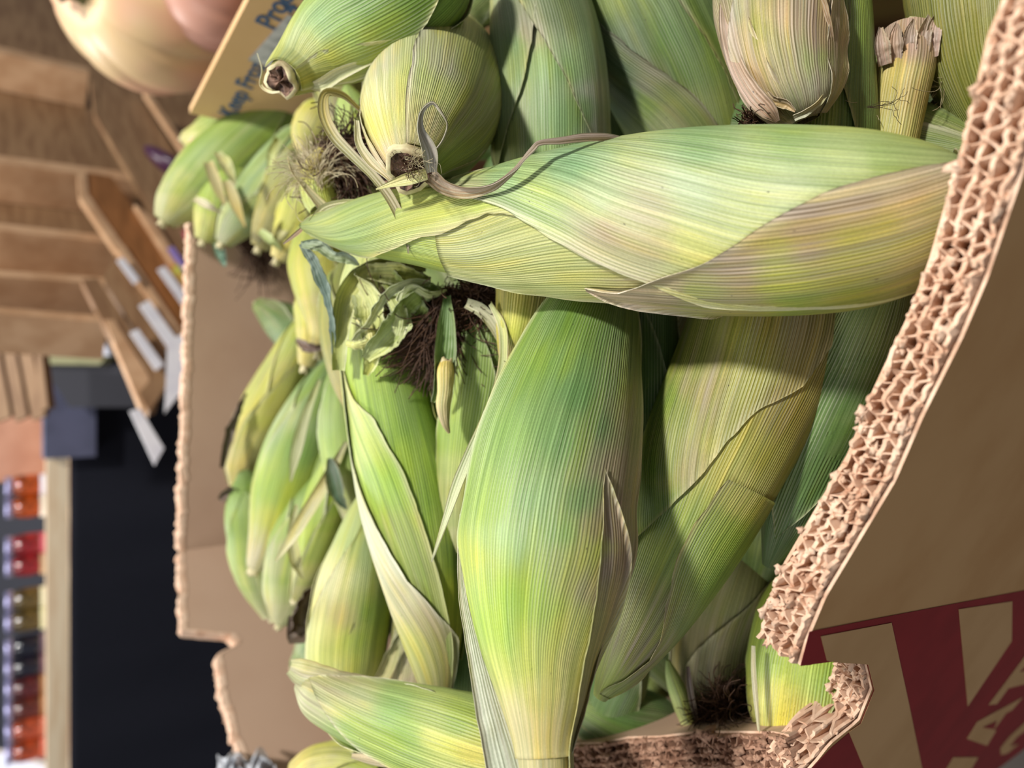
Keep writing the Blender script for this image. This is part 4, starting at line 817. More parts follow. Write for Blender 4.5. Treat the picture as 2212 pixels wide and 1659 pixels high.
# --- far right heap
g2 = 'ears of corn in the far corner heap'
for k, (p, lab, pal) in enumerate([
    ([(355, 478, 0.647, 18), (385, 440, 0.647, 42), (440, 390, 0.647, 62), (500, 340, 0.647, 68), (560, 295, 0.651, 64), (620, 255, 0.655, 50), (670, 220, 0.663, 14)], 'far corner ear farthest left, long and smooth green', 'green'),
    ([(400, 300, 0.711, 12), (440, 300, 0.707, 34), (490, 280, 0.703, 44), (540, 250, 0.699, 40), (580, 220, 0.695, 12)], 'far corner ear highest up, just under the printed carton', 'lime'),
    ([(480, 525, 0.615, 14), (510, 480, 0.615, 38), (560, 420, 0.615, 50), (610, 360, 0.615, 52), (660, 310, 0.619, 44), (700, 270, 0.623, 12)], 'far corner ear second from left, whitish green', 'sage'),
    ([(440, 520, 0.639, 14), (460, 480, 0.639, 36), (480, 430, 0.639, 42), (520, 370, 0.639, 34), (540, 340, 0.639, 10)], 'far corner ear with pale stub, lowest over the wall edge', 'lime'),
    ([(560, 535, 0.583, 14), (585, 490, 0.583, 36), (620, 430, 0.579, 50), (650, 370, 0.575, 54), (680, 320, 0.575, 40), (700, 280, 0.575, 12)], 'far corner ear nearest the silk tuft, dull yellow', 'olive'),
    ([(600, 560, 0.551, 12), (625, 520, 0.551, 32), (645, 470, 0.547, 40), (660, 410, 0.543, 34), (668, 370, 0.543, 10)], 'short far corner ear behind the big ear tip', 'yellow'),
    ([(660, 330, 0.535, 10), (665, 300, 0.535, 30), (680, 270, 0.535, 38), (700, 240, 0.539, 30), (715, 210, 0.543, 10)], 'yellow blurred ear under the carton corner', 'yellow')]):
    r_, e_ = simple_ear(p, lab, 300 + k, pal, 3, .2, ew=.6); r_['group'] = g2
    if k in (0, 3):
        x, y = p[2][0], p[2][1]
        ribbon(r_, [(x + 10, y - 40, p[2][2] - .05, 20), (x + 30, y + 10, p[2][2] - .05, 24), (x + 50, y + 60, p[2][2] - .045, 5)], (216, 206, 150), (206, 190, 120), (0, 40), .4, 'husk_leaf', 330 + k, .2, n=24)
R_ = random.Random(31)
for k, (x, y, dx, dy, w_, c_) in enumerate([(470, 330, 40, 70, 26, (206, 210, 160)), (600, 300, -20, 80, 22, (190, 206, 120)), (630, 470, -40, 60, 24, (216, 208, 140)), (560, 500, 50, 40, 20, (176, 196, 120)), (420, 430, 60, 30, 18, (222, 214, 176)), (640, 350, 30, 60, 18, (206, 196, 120)), (690, 270, -40, 50, 20, (196, 200, 110))]):
    rb_ = ribbon(None, [(x, y, .545, w_ * .6), (x + dx * .5, y + dy * .4, .535, w_), (x + dx, y + dy, .54, 4)], c_, c_, (R_.uniform(-30, 30), R_.uniform(20, 80)), .5, 'loose_leaf', 600 + k, .3, n=20, wav=.4)
    tag(rb_, ('pale strip leaf lying on the far corner heap', 'yellow-green strip leaf high on the far corner heap', 'yellow strip leaf low on the far corner heap', 'green strip leaf at the foot of the far corner heap', 'whitish strip leaf on the leftmost far corner ear', 'yellowish strip leaf nearest the dark silk, far corner heap', 'short yellow leaf just under the printed carton')[k], 'leaf', 'loose leaves on the far corner heap')
rs = tuft(None, 520, 510, .70, (60, 14), 140, 26, 260, M['silk_brown'], 18, 'corn_silk', .0004, .6); tag(rs, 'brown silk trailing over the rear cardboard rim', 'corn silk')
rb_ = ribbon(None, [(462, 515, .66, 14), (478, 550, .66, 22), (486, 575, .66, 6)], (126, 160, 140), (140, 176, 160), (0, 20), .4, 'wilted_leaf', 340, .0, n=20)
tag(rb_, 'small teal leaf hanging over the rear cardboard rim', 'leaf')
for k, (p, lab) in enumerate([([(480, 1010, .60, 10), (488, 960, .60, 18), (505, 900, .60, 22), (530, 850, .60, 8)], 'dark withered leaf along the leftmost ear'),
    ([(628, 1330, .47, 10), (640, 1370, .465, 40), (655, 1300, .47, 46), (690, 1255, .475, 14)], 'brown withered leaf beside the striped tapering ear'),
    ([(475, 1080, .60, 12), (500, 1060, .60, 30), (530, 1075, .60, 12)], 'dark withered scrap below the leftmost ear'),
    ([(640, 735, .50, 8), (670, 748, .49, 24), (710, 742, .49, 8)], 'dark brown scrap beside the wilted blue-grey leaf')]):
    rb_ = ribbon(None, p, (96, 72, 58), (80, 56, 44), (0, 60), .7, 'withered_leaf', 345 + k, .3, n=30, wav=.6, ec=(120, 96, 76)); tag(rb_, lab, 'leaf')
for p_, c_, l_, w_ in (([(748, 955, .46, 8), (715, 1020, .455, 22), (672, 1095, .45, 28), (632, 1160, .45, 22), (596, 1212, .455, 4)], (222, 220, 176), 'long pale strip leaf across the left heap of ears', 20),
                  ([(712, 990, .455, 10), (722, 1030, .45, 34), (735, 1075, .45, 28), (748, 1100, .455, 6)], (84, 110, 92), 'dark teal leaf scrap in the left heap of ears', 40),
                  ([(640, 1090, .47, 8), (632, 1150, .465, 20), (640, 1210, .465, 24), (655, 1250, .47, 4)], (206, 206, 150), 'short pale leaf in the left heap above the striped ear', 30),
                  ([(690, 820, .50, 8), (660, 900, .495, 20), (640, 980, .49, 24), (628, 1040, .495, 4)], (206, 212, 160), 'pale leaf edge lying along the blurred green ear', 30),
                  ([(800, 1500, .40, 12), (830, 1450, .40, 30), (850, 1400, .40, 26), (872, 1350, .40, 6)], (190, 190, 150), 'tattered grey-green leaf between the striped and crumpled ears', 40)):
    rb_ = ribbon(None, p_, c_, c_, (0, w_), .5, 'loose_leaf', 700 + w_, .3, n=30, wav=.3, ec=(228, 224, 196)); tag(rb_, l_, 'leaf')
# --- lower right ears in shade
se([(1925, 560, .272, 30), (1890, 650, .276, 62), (1840, 780, .284, 74), (1790, 900, .292, 76), (1745, 1010, .300, 70), (1700, 1120, .308, 54), (1660, 1220, .316, 14)], 'dark green ear in shade against the torn cardboard wall', 271, 'deep', 2, .1, stubby=False)
r28, e28 = new_ear([(1770, 1230, .352, 50), (1752, 1320, .338, 96), (1742, 1410, .328, 112), (1738, 1490, .322, 112), (1735, 1560, .322, 98), (1732, 1606, .326, 60), (1730, 1634, .328, 14)], 'glossy yellow-green ear glimpsed through the tear in the cardboard', 281, .01)
c28 = [(1660, 1420, (160, 190, 84)), (1680, 1500, (214, 212, 110)), (1740, 1440, (180, 206, 96)), (1780, 1460, (150, 190, 80)), (1700, 1540, (222, 216, 100))]
body(r28, e28, 281, c28); auto_leaves(r28, e28, 282, 'lime', 2, .1, cols=c28, first=0, s1=(1.0, 1.0), w0=88)
se([(1558, 1590, .40, 20), (1554, 1545, .392, 66), (1550, 1460, .38, 96), (1560, 1350, .375, 94), (1590, 1250, .37, 84), (1620, 1170, .37, 50), (1640, 1110, .37, 14)], 'dim brownish ear deep below the olive ear', 291, 'tan', 2, .4)
se([(1508, 1604, .362, 12), (1488, 1560, .360, 18), (1470, 1510, .358, 20), (1452, 1460, .357, 15), (1442, 1425, .357, 4)], 'light green stalk catching light near the torn lower rim', 294, 'pale', 0, .1)
rs = tuft(None, 1600, 1520, .352, (-40, 10), 90, 40, 700, M['silk_brown'], 19, 'corn_silk', .00022, 1.6); tag(rs, 'brown silk nest beside the glossy ear at the tear', 'corn silk')
rs = tuft(None, 1528, 1520, .362, (-5, 20), 60, 22, 420, M['silk_brown'], 20, 'corn_silk', .00024, 1.0); tag(rs, 'dark silk knot beside the light green stalk', 'corn silk')
rb_ = ribbon(None, [(1486, 1440, .346, 8), (1490, 1480, .346, 14), (1500, 1530, .348, 14), (1512, 1575, .352, 6)], (84, 62, 54), (60, 46, 40), (0, 50), .6, 'withered_leaf', 360, .1, n=24); tag(rb_, 'thin dark withered strip by the light green stalk', 'leaf')
rb_ = ribbon(None, [(1628, 1395, .305, 10), (1630, 1450, .302, 16), (1636, 1520, .300, 18), (1640, 1580, .300, 10)], (206, 204, 170), (190, 186, 150), (50, 70), .4, 'loose_leaf', 361, .3, n=30); tag(rb_, 'pale leaf edge along the glossy ear at the tear', 'leaf')
# hidden ears filling the heap below what the photo shows
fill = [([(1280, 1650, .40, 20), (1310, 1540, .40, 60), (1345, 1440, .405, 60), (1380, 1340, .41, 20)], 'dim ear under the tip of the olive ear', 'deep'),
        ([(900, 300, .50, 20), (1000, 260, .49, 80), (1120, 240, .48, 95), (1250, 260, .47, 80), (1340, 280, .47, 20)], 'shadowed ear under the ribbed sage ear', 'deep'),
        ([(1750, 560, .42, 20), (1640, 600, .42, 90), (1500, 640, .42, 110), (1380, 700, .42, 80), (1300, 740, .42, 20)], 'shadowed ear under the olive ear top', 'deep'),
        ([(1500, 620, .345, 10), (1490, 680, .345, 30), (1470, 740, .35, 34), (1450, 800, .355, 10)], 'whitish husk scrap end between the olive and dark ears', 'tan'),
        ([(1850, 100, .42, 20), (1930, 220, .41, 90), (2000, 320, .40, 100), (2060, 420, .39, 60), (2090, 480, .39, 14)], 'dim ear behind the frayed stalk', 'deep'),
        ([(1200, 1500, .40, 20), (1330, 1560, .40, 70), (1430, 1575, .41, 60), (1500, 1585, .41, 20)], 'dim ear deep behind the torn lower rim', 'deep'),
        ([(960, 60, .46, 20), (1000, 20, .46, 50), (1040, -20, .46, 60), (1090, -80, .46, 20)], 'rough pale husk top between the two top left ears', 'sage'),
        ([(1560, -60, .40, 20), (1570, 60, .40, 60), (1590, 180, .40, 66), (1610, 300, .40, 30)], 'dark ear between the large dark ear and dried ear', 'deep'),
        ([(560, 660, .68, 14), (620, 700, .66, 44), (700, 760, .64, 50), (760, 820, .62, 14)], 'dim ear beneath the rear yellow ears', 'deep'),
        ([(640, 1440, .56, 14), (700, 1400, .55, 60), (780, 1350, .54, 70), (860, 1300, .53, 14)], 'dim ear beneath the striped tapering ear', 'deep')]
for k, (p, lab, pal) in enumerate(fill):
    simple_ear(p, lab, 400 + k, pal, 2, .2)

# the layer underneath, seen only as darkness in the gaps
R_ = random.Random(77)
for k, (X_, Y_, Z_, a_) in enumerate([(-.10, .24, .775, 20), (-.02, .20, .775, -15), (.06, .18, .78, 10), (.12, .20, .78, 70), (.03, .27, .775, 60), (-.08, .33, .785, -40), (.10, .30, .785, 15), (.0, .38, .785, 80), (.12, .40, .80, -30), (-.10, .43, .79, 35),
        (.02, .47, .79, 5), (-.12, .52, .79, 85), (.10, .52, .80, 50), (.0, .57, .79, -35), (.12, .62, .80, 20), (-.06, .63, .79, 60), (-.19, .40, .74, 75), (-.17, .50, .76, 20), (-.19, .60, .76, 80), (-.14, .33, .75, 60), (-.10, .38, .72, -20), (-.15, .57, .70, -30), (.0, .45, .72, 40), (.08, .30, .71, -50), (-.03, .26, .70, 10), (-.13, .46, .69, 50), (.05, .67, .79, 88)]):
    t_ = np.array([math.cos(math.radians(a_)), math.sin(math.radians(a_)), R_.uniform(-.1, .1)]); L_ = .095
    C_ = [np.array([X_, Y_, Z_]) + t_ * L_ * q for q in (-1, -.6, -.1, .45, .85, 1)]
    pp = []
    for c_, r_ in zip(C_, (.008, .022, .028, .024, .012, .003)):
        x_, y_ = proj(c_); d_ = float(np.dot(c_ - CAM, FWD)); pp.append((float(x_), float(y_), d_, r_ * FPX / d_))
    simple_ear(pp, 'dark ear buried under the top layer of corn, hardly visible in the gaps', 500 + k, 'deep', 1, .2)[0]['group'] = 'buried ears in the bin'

# ================================================================= PRINTED CARTON (top)
K0 = P(410, 245, .62); K1 = on_plane(530, 0, K0, (1, .17, 0)); 
cdir = norm(np.array([K1[0] - K0[0], K1[1] - K0[1], 0])); K2 = K0 + cdir * .30
ctn = empty('printed_carton', (K0[0], K0[1], 0.40), 'tan cardboard carton with blue print and a white sticker', 'carton')
cn = np.array([-cdir[1], cdir[0], 0]); cn = cn if cn[0] < 0 else -cn     # faces the camera side
zt_, zb_ = K0[2], 0.40
def cq(a, b, z0, z1): return [(a[0], a[1], z1), (b[0], b[1], z1), (b[0], b[1], z0), (a[0], a[1], z0)]
panel('long_side', cq(K0, K2, zb_, zt_), M['carton'], ctn, .006)
far = K0 - cn * .34; far2 = K2 - cn * .34
panel('short_side', cq(K0, far, zb_, zt_ - .13), M['carton'], ctn, .006)
panel('long_side', cq(far, far2, zb_, zt_ - .13), M['carton'], ctn, .006)
panel('short_side', cq(K2, far2, zb_, zt_), M['carton'], ctn, .006)
def on_carton(x, y, off=.0006): return on_plane(x, y, K0, cn) + cn * off
def carton_text(txt, x, y, size):
    c = bpy.data.curves.new('lettering', 'FONT'); c.body = txt; c.size = size; c.extrude = .0001; c.shear = .2; c.offset = .0004
    tmp = bpy.data.objects.new('tmp', c); COL.objects.link(tmp); bpy.context.view_layer.update()
    me = bpy.data.meshes.new_from_object(tmp.evaluated_get(bpy.context.evaluated_depsgraph_get())); bpy.data.objects.remove(tmp)
    me.materials.clear(); me.materials.append(M['blue_ink']); o = bpy.data.objects.new('lettering', me); COL.objects.link(o)
    p = on_carton(x, y); xd = Vector(cdir); zd = Vector(cn); yd = zd.cross(xd)
    if yd.z < 0: xd = -xd; yd = zd.cross(xd)
    Mx = Matrix((xd, yd, zd)).transposed().to_4x4(); Mx.translation = Vector(p)
    o.parent = ctn; o.matrix_local = Matrix.Translation(-ctn.location) @ Mx
carton_text('Keep Frozen', 505, 254, .021)
carton_text('Produce of', 592, 66, .022); carton_text('4 10', 640, 34, .020)
sq = [on_carton(x, y, .001) for x, y in ((536, 128), (622, 30), (662, 46), (590, 144))]
panel('white_sticker', sq, M['sticker'], ctn, .0005)
for px_ in (((728, 196), (768, 152), (776, 160), (738, 206)),):
    panel('blue_bar', [on_carton(x, y, .001) for x, y in px_], M['blue_ink'], ctn, .0004)
panel('blue_dot', [on_carton(x, y, .001) for x, y in ((672, 236), (682, 228), (692, 230), (694, 240), (686, 248), (676, 246))][:4], M['blue_ink'], ctn, .0004)

# ================================================================= SQUASHES
def squash_mat(name, a, b, blot=None):
    s = NT(name); tc = s.n('TexCoord'); n = s.n('TexNoise'); n.inputs['Scale'].default_value = 9; s.l(tc.outputs['Object'], n.inputs['Vector'])
    c = s.mix(s.ramp(n.outputs['Fac'], .4, .62), tuple(lin(a)), tuple(lin(b)))
    if blot:
        n2 = s.n('TexNoise'); n2.inputs['Scale'].default_value = 26; s.l(tc.outputs['Object'], n2.inputs['Vector']); c = s.mix(s.ramp(n2.outputs['Fac'], .62, .70), c, tuple(lin(blot)))
    s.l(c, s.b.inputs['Base Color']); s.b.inputs['Roughness'].default_value = .42; return s.m
def squash(label, c, rx, rz, axis, mat, ribs=9, stem=True, amp=.05, seed=0):
    root = empty('squash', c, label, 'squash', 'squashes beside the rack')
    ax = norm(np.array(axis, float)); a = norm(np.cross(ax, [0.2, .9, .1])); b = np.cross(ax, a); n, m = 40, 90; V = []
    for i in range(n):
        ph = math.pi * i / (n - 1)
        for j in range(m):
            t = 2 * math.pi * j / m; rr = 1 - amp * (1 - abs(math.sin(ribs * t / 2 + seed))) ** 3 * math.sin(ph) ** .6
            dip = .16 * math.exp(-(ph / .28) ** 2)
            V.append(np.array(c) + ax * (math.cos(ph) - dip) * rz + (a * math.cos(t) + b * math.sin(t)) * math.sin(ph) * rx * rr)
    mk('squash_body', np.array(V), grid_faces(n, m, closed=True), mat, root)
    if stem:
        V = []; prof = [(.78, .26), (.86, .17), (.95, .13), (1.05, .12), (1.12, .15), (1.12, .0)]
        for z, r in prof:
            for j in range(30):
                t = 2 * math.pi * j / 30; q = 1 + .22 * math.cos(5 * t); V.append(np.array(c) + ax * z * rz + (a * math.cos(t) + b * math.sin(t)) * r * rx * q)
        mk('stem', np.array(V), grid_faces(len(prof), 30, closed=True), M['squash_stem'], root)
    return root
m1 = squash_mat('cream_squash', (216, 184, 136), (222, 172, 136)); m2 = squash_mat('pink_squash', (196, 146, 126), (176, 124, 104), (136, 84, 50))
sc1 = P(322, -18, .90); squash('round cream squash with shallow ribs and green stem', sc1, .122, .105, (-.34, -.36, .86), m1, 9, amp=.07)
sc2 = P(470, -30, .86); squash('pinkish spotted squash tucked behind the cream squash', sc2, .075, .07, (.3, .2, .9), m2, 10, stem=False, seed=2)
# support for the squashes: a slatted crate
cr = empty('wooden_crate', (sc1[0], sc1[1], 0), 'wooden slatted crate under the cream squash', 'crate')
top = sc1[2] - .118
mk('top_board', *box((sc1[0] + .10, sc1[1] + .02, top - .01), .40, .34, .02), M['wood'], cr, smooth=False)
for dx in (-.08, .28):
    for dy in (-.13, .17): mk('post', *box((sc1[0] + dx, sc1[1] + dy, (top - .02) / 2), .04, .04, top - .02), M['wood'], cr, smooth=False)
for z in (.15, .40, .62):
    mk('slat', *box((sc1[0] + .10, sc1[1] - .158, z), .40, .014, .09), M['wood'], cr, smooth=False)

# ================================================================= WOOD DISPLAY RACK
az = math.radians(48); RD = np.array([math.sin(az), math.cos(az), 0]); RN = np.array([-math.cos(az), math.sin(az), 0])   # RN faces left
RP = P(325, 885, 1.35)
if np.dot(RN, CAM - RP) < 0: RN = -RN
def on_rack(x, y, off=0.0): return on_plane(x, y, RP + RN * off, RN)
rack = empty('display_rack', (RP[0], RP[1], 0), 'stained wooden produce rack with upright dividers and front rails', 'display rack')
def slab(name, px, off, th, mat, parent=rack):
    q = np.array([on_rack(x, y, off) for x, y in px]); V = np.concatenate([q, q - RN * th]); n = len(px)
    F = [tuple(range(n)), tuple(range(2 * n - 1, n - 1, -1))] + [(i, (i + 1) % n, (i + 1) % n + n, i + n) for i in range(n)]
    return mk(name, V, F, mat, parent, smooth=False)
slab('back_board', [(-120, -60), (400, -60), (460, 330), (420, 600), (232, 690), (-120, 640)], -.11, .015, M['wood'])
for px, o_ in (([(-120, 72), (0, 100), (190, 146), (192, 158), (0, 114), (-120, 88)], .0), ([(-120, 318), (0, 336), (292, 374), (294, 392), (0, 352), (-120, 334)], .0), ([(-120, 466), (0, 482), (258, 512), (260, 526), (0, 497), (-120, 482)], .0), ([(-120, 574), (0, 584), (225, 600), (226, 612), (0, 596), (-120, 586)], .0), ([(-120, 656), (0, 664), (232, 684), (234, 697), (0, 676), (-120, 668)], .0)):
    d = slab('divider', px, o_, .108, M['wood_edge'])
for px, o_, m in (([(196, 175), (214, 172), (214, 236), (330, 420), (405, 548), (420, 590), (395, 570), (205, 248)], .03, 'wood'),
                  ([(214, 172), (300, 200), (440, 430), (420, 590), (214, 236)], .028, 'wood'),
                  ([(310, 196), (322, 198), (412, 330), (404, 338)], .06, 'wood_edge'),
                  ([(168, 374), (186, 372), (190, 418), (410, 742), (400, 760), (172, 424)], .03, 'wood_edge'),
                  ([(186, 372), (240, 380), (415, 640), (410, 742), (190, 418)], .026, 'wood_orange'),
                  ([(290, 440), (330, 470), (410, 600), (400, 610)], .045, 'wood_edge'),
                  ([(176, 604), (210, 600), (352, 812), (338, 880), (320, 886)], .03, 'wood'),
                  ([(222, 600), (262, 530), (300, 560), (400, 740), (360, 830)], .020, 'wood'),
                  ([(255, 540), (268, 530), (392, 715), (384, 730)], .034, 'wood_edge'),
                  ([(226, 690), (246, 690), (322, 812), (322, 884), (305, 880)], .034, 'wood_edge')):
    slab('rail', px, o_, .018, M[m])
slab('bottom_board', [(300, 850), (322, 890), (420, 740), (405, 715)], .035, .02, M['wood'])
for k in range(2):
    b = RP + RD * (.10 + .9 * k) - RN * .07; mk('leg', *box((b[0], b[1], .36), .05, .05, .72), M['wood'], rack, smooth=False)
for k, (px, m, lab) in enumerate([([(252, 562), (266, 556), (302, 604), (290, 614)], 'white', 'small pale price card on the rack, nearest the top rail'),
        ([(300, 660), (322, 648), (386, 738), (366, 754)], 'white', 'large white price card on the middle rack rail'),
        ([(280, 718), (298, 710), (354, 788), (336, 800)], 'white', 'white price card on the lower rack rail'),
        ([(340, 582), (356, 574), (412, 650), (398, 664)], 'white', 'lilac-white price card beside the cardboard bin rim')]):
    o = slab('price_card', px, .052, .002, M[m], None); tag(o, lab, 'price card', 'price cards on the rack')
M['yel'] = flat('yellow_print', (206, 206, 90), .6, c2=(206, 110, 80), nscale=60); M['vio'] = flat('violet_print', (150, 130, 200), .6); M['pinkp'] = flat('pink_print', (222, 84, 120), .6)
for px, m, lab in (([(366, 572), (384, 568), (418, 622), (418, 650)], 'yel', 'yellow printed card beside the bin rim'), ([(362, 536), (374, 532), (412, 590), (408, 604)], 'vio', 'violet strip card beside the bin rim'), ([(394, 500), (410, 496), (424, 530), (412, 545)], 'pinkp', 'small pink card behind the far corner ears')):
    o = slab('price_card', px, .056, .002, M[m], None); tag(o, lab, 'price card')
o = slab('paper_sheet', [(362, 735), (416, 712), (412, 820), (356, 892)], .07, .002, M['white'], None); tag(o, 'white paper sheet hanging at the rack corner behind the bin rim', 'paper sheet')
o = slab('paper_tag', [(280, 888), (302, 882), (354, 968), (334, 1004)], .05, .002, M['white'], None); tag(o, 'white paper tag hanging in front of the black cloth', 'paper tag')
# eggplant on the rack
c = on_rack(352, 345, .11); n, m = 16, 20; V = []; a = RD; b = RN; 
for i in range(n):
    ph = math.pi * i / (n - 1)
    for j in range(m):
        t = 2 * math.pi * j / m; V.append(c + (-a * .8 - np.array([0, 0, .6])) * math.cos(ph) * .055 + (b * math.cos(t) + np.array([0, 0, 1]) * math.sin(t)) * math.sin(ph) * .024 * (1 + .3 * math.cos(ph)))
o = mk('eggplant', np.array(V), grid_faces(n, m, closed=True), M['purple'], origin=c); tag(o, 'dark purple eggplant lying on the wooden rack', 'eggplant')

# ================================================================= TABLE, CLOTH, RAIL, JARS
TY = 3.05
tab = empty('display_table', (-.6, TY + .4, 0), 'table behind the bin draped to the floor in black cloth', 'table')
ztab = on_plane(152, 1300, (0, TY, 0), (0, 1, 0))[2]
x0, x1 = -2.4, float(on_plane(180, 862, (0, TY, 0), (0, 1, 0))[0]) + .75
mk('tabletop', *box(((x0 + x1) / 2, TY + .42, ztab - .02), x1 - x0, .8, .04), M['pine'], tab, smooth=False)
for sx in (x0 + .1, x1 - .1):
    for sy in (TY + .1, TY + .74): mk('leg', *box((sx, sy, (ztab - .04) / 2), .05, .05, ztab - .04), M['pine'], tab, smooth=False)
n, m = 260, 30; xs = np.linspace(x0, x1, n); V = []
for j in range(m):
    f = j / (m - 1); z = ztab + .004 - f * (ztab - .01)
    yy = TY - .012 - .02 * f - (.006 + .035 * f) * np.clip(np.sin(xs * 9 + 1.1 * np.sin(xs * 3.1) + f * 1.6) + .3 * np.sin(xs * 23), -.6, 1.3)
    V.append(np.column_stack([xs, yy, np.full(n, z)]))
V = np.concatenate(V)
cl_ = mk('table_cloth', V, grid_faces(m, n), M['cloth'], origin=(0, TY, ztab)); tag(cl_, 'black cloth draped over the table front', 'tablecloth')
mm = cl_.modifiers.new('s', 'SOLIDIFY'); mm.thickness = .003
# pale pine rail along the table front
def on_t(x, y, dy=0.0): return on_plane(x, y, (0, TY + dy, 0), (0, 1, 0))
q = [on_t(118, 945), on_t(146, 940), on_t(108, 1659), on_t(84, 1659)]
ra = on_t(112, 945); rbm = on_t(95, 1659)
z0_, z1_ = ztab + .006, float(on_t(100, 1300)[2])
rail = mk('wood_rail', *box(((ra[0] + rbm[0] - .5) / 2, TY + .02, (z0_ + z1_) / 2), ra[0] - rbm[0] + .5, .038, z1_ - z0_), M['pine'], smooth=False); tag(rail, 'pale pine board standing along the front of the table', 'board')
cols_ = [(204, 92, 36), (204, 92, 36), (170, 44, 50), (170, 44, 50), (118, 98, 52), (118, 98, 52), (34, 34, 50), (40, 36, 52), (110, 44, 46), (120, 54, 44), (214, 96, 60), (200, 84, 44)]
labc = [(240, 236, 246), (236, 226, 206), (216, 96, 110), (196, 160, 120), (240, 232, 190), (238, 230, 180), (110, 84, 96), (124, 84, 92), (176, 120, 70), (186, 126, 76), (220, 120, 90), (222, 110, 84)]
ys = [1046, 1092, 1172, 1216, 1288, 1334, 1388, 1432, 1476, 1520, 1566, 1612]
names = ['orange preserve', 'orange preserve', 'red preserve', 'red preserve', 'olive green preserve', 'olive green preserve', 'near-black preserve', 'near-black preserve', 'burgundy preserve', 'burgundy preserve', 'orange-red preserve', 'orange-red preserve']
glid = flat('jar_lid', (170, 168, 210), .3, metal=.6)
for k, (y, c, lc) in enumerate(zip(ys, cols_, labc)):
    p = on_t(90, y, .14); jx = p[0]; jy = TY + .14; zj = ztab; R0 = .040
    side = ('nearer the rack', 'farther from the rack')[k % 2]
    j = empty('preserve_jar', (jx, jy, zj), f'jar of {names[k]} on the table, the one {side}', 'jar', 'preserve jars on the table')
    gm = flat('preserve', c, .12, spec=.8, c2=tuple(int(v * .5) for v in c), nscale=40)
    prof = [(0, .2), (0, .92), (.006, 1), (.135, 1), (.15, .94), (.16, .80), (.176, .80)]
    V = [(jx + math.cos(t) * r * R0, jy + math.sin(t) * r * R0, zj + z) for z, r in prof for t in np.linspace(0, 2 * math.pi, 28, endpoint=False)]
    mk('jar_body', np.array(V), grid_faces(len(prof), 28, closed=True), gm, j)
    prof = [(.168, .84), (.169, .90), (.186, .90), (.188, .86), (.188, 0)]
    V = [(jx + math.cos(t) * r * R0, jy + math.sin(t) * r * R0, zj + z) for z, r in prof for t in np.linspace(0, 2 * math.pi, 28, endpoint=False)]
    mk('lid', np.array(V), grid_faces(len(prof), 28, closed=True), glid, j)
    ts_ = np.linspace(math.pi * 1.1, math.pi * 1.9, 14); V = [(jx + math.cos(t) * R0 * r, jy + math.sin(t) * R0 * r, zj + z) for z in (.02, .085) for r in (1.015, 1.03) for t in ts_]
    n_ = 14; F = []
    for i in range(n_ - 1): F += [(n_ + i, n_ + i + 1, 3 * n_ + i + 1, 3 * n_ + i), (i + 1, i, 2 * n_ + i, 2 * n_ + i + 1), (i, i + 1, n_ + i + 1, n_ + i), (2 * n_ + i, 3 * n_ + i, 3 * n_ + i + 1, 2 * n_ + i + 1)]
    mk('paper_label', np.array(V), F, flat('jar_label', lc, .6), j)
# grey cloth area, terracotta box and pallet crate behind
def blockpx(name, label, cat, px, y, th, mat, zb=None):
    q = [on_plane(x, yy, (0, y, 0), (0, 1, 0)) for x, yy in px]; 
    o = panel(name, q, mat, None, th); tag(o, label, cat); return o
p = on_t(100, 950, .1)
xa = on_plane(100, 790, (0, TY + .05, 0), (0, 1, 0)); xb = on_plane(178, 960, (0, TY + .05, 0), (0, 1, 0))
o = mk('storage_tub', *box(((xa[0] + .0 + xb[0]) / 2 + .02, TY - .10, (xa[2] + xb[2]) / 2), abs(xa[0] - xb[0]) + .10, .10, abs(xa[2] - xb[2]) + .04), M['grey_cloth'], smooth=False); tag(o, 'grey-blue fabric bundle at the end of the black table', 'fabric bundle')
a_ = on_plane(0, 890, (0, TY + .35, 0), (0, 1, 0)); b_ = on_plane(92, 1035, (0, TY + .35, 0), (0, 1, 0))
tb = mk('cardboard_box', *box(((a_[0] + b_[0]) / 2, TY + .42, ztab + .14), abs(a_[0] - b_[0]), .16, .28), M['terracotta'], smooth=False); tag(tb, 'pinkish tan box standing on the table right of the jars', 'box')
# slatted crate on left edge of frame, nearer
pc = empty('slatted_crate', P(20, 830, 1.9), 'tan wooden slatted crate with a white card at the picture edge', 'crate')
ca = P(40, 720, 1.9)
for k, (x_, y_, w_, l_) in enumerate(((-10, 800, 30, 220), (28, 802, 26, 215), (66, 812, 28, 190))):
    q = [P(x_ - w_ / 2 - 18, y_ - l_ / 2 + 6, 1.9), P(x_ + w_ / 2 - 18, y_ - l_ / 2 + 12, 1.9), P(x_ + w_ / 2 + 18, y_ + l_ / 2 - 10, 1.9), P(x_ - w_ / 2 + 18, y_ + l_ / 2 + 2, 1.9)]
    panel('slat', q, M['wood'], pc, .016)
panel('back_board', [P(-40, 690, 1.95), P(70, 715, 1.95), P(98, 880, 1.95), P(-30, 915, 1.95)], flat('slot_shade', (70, 54, 40), .8), pc, .01)  # dark brown sheet standing in for the shade between the slats
panel('corner_post', [P(74, 730, 1.885), P(86, 735, 1.885), P(104, 880, 1.885), P(86, 890, 1.885)], M['wood'], pc, .03)
o = panel('price_card', [P(-20, 645, 1.86), P(38, 660, 1.86), P(44, 712, 1.86), P(-20, 694, 1.86)], M['white'], None, .003); tag(o, 'bright white card at the picture edge above the slatted crate', 'price card')
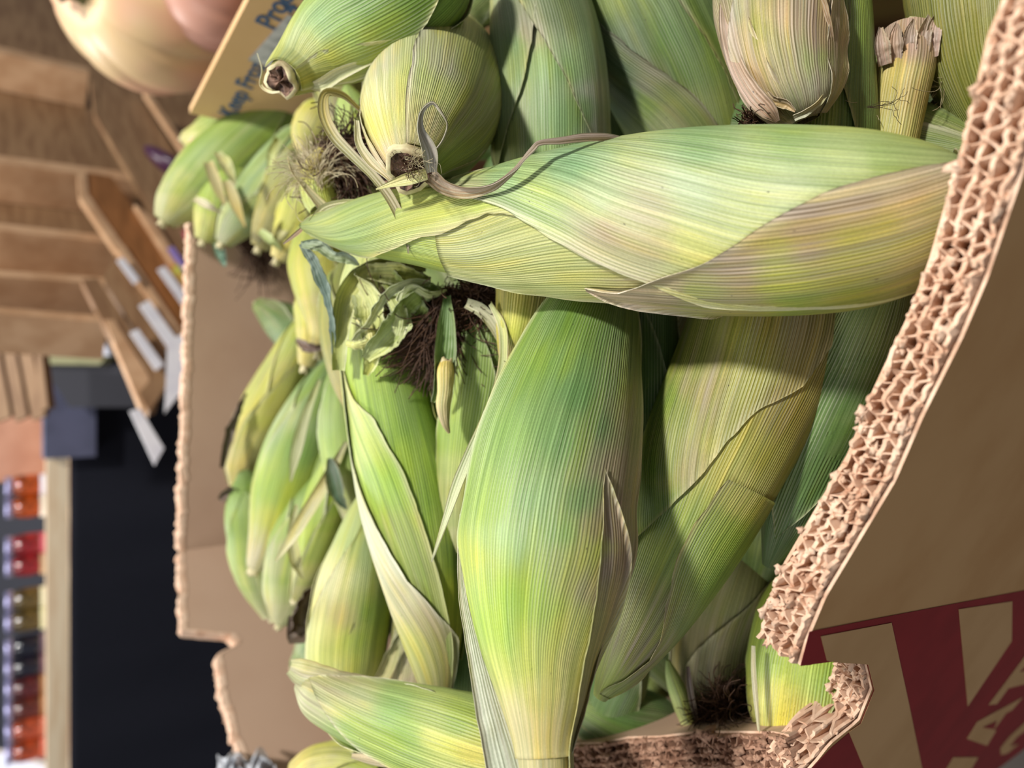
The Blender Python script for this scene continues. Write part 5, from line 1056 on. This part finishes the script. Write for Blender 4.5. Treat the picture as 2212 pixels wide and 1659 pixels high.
# white shelf edge and dark stuff under it
qa = P(60, 752, 2.3); qb = P(225, 765, 2.3)
o = panel('white_tray', [P(45, 728, 2.3), P(225, 738, 2.3), P(238, 768, 2.3), P(60, 762, 2.3)], M['plastic'], None, .06); tag(o, 'white plastic tray between the rack and the table', 'tray')
o = panel('green_crate', [P(62, 764, 2.34), P(232, 768, 2.34), P(215, 788, 2.34), P(75, 786, 2.34)], flat('dull_green', (140, 138, 100), .7), None, .05); tag(o, 'dull green strip of a tray below the white tray', 'tray')
o = panel('dark_bag', [P(88, 786, 2.4), P(300, 786, 2.4), P(330, 880, 2.4), P(150, 880, 2.4)], flat('dark_bag', (44, 44, 52), .8), None, .08); tag(o, 'dark bag under the white tray', 'bag')
# pale plastic lid in the corner, and crumpled film over the left rim
LD = 2.86
tub = empty('plastic_tub', P(60, 1800, LD), 'pale bluish plastic tub lid poking into the bottom left corner', 'tub')
panel('lid', [P(-60, 1612, LD), P(0, 1630, LD), P(112, 1661, LD), P(112, 1900, LD), P(-60, 1900, LD)][:1] + [P(112, 1661, LD), P(112, 1900, LD), P(-60, 1900, LD)], M['plastic'], tub, .03)
tc_ = P(60, 1860, LD); mk('tub_body', *box((tc_[0], TY + .25, (tc_[2] + ztab) / 2 - .01), .30, .24, tc_[2] - ztab), M['plastic'], tub, smooth=False)
gl = NT('clear_film'); gl.b.inputs['Base Color'].default_value = (.9, .92, .97, 1); gl.b.inputs['Roughness'].default_value = .3; gl.b.inputs['Alpha'].default_value = .55
pq_ = on_plane(525, 1659, bC, (-dirL[1], dirL[0], 0)); FD = float(np.dot(pq_ - CAM, FWD)) - .012
n, m = 30, 16; V = []
for i in range(n):
    for j in range(m):
        x = 470 + 125 * i / (n - 1); y = 1632 + 60 * j / (m - 1) + 14 * math.sin(i * .5) - 8 * math.sin(j * .9 + i * .4)
        V.append(P(x, y, FD + .012 * math.sin(i * .9 + j * .6) + .008 * math.sin(j * 1.7 - i * .5)))
o = mk('plastic_film', np.array(V), grid_faces(n, m), gl.m, origin=P(520, 1659, .5)); mm = o.modifiers.new('s', 'SOLIDIFY'); mm.thickness = .0006; tag(o, 'crumpled clear plastic film over the left cardboard rim', 'plastic film')
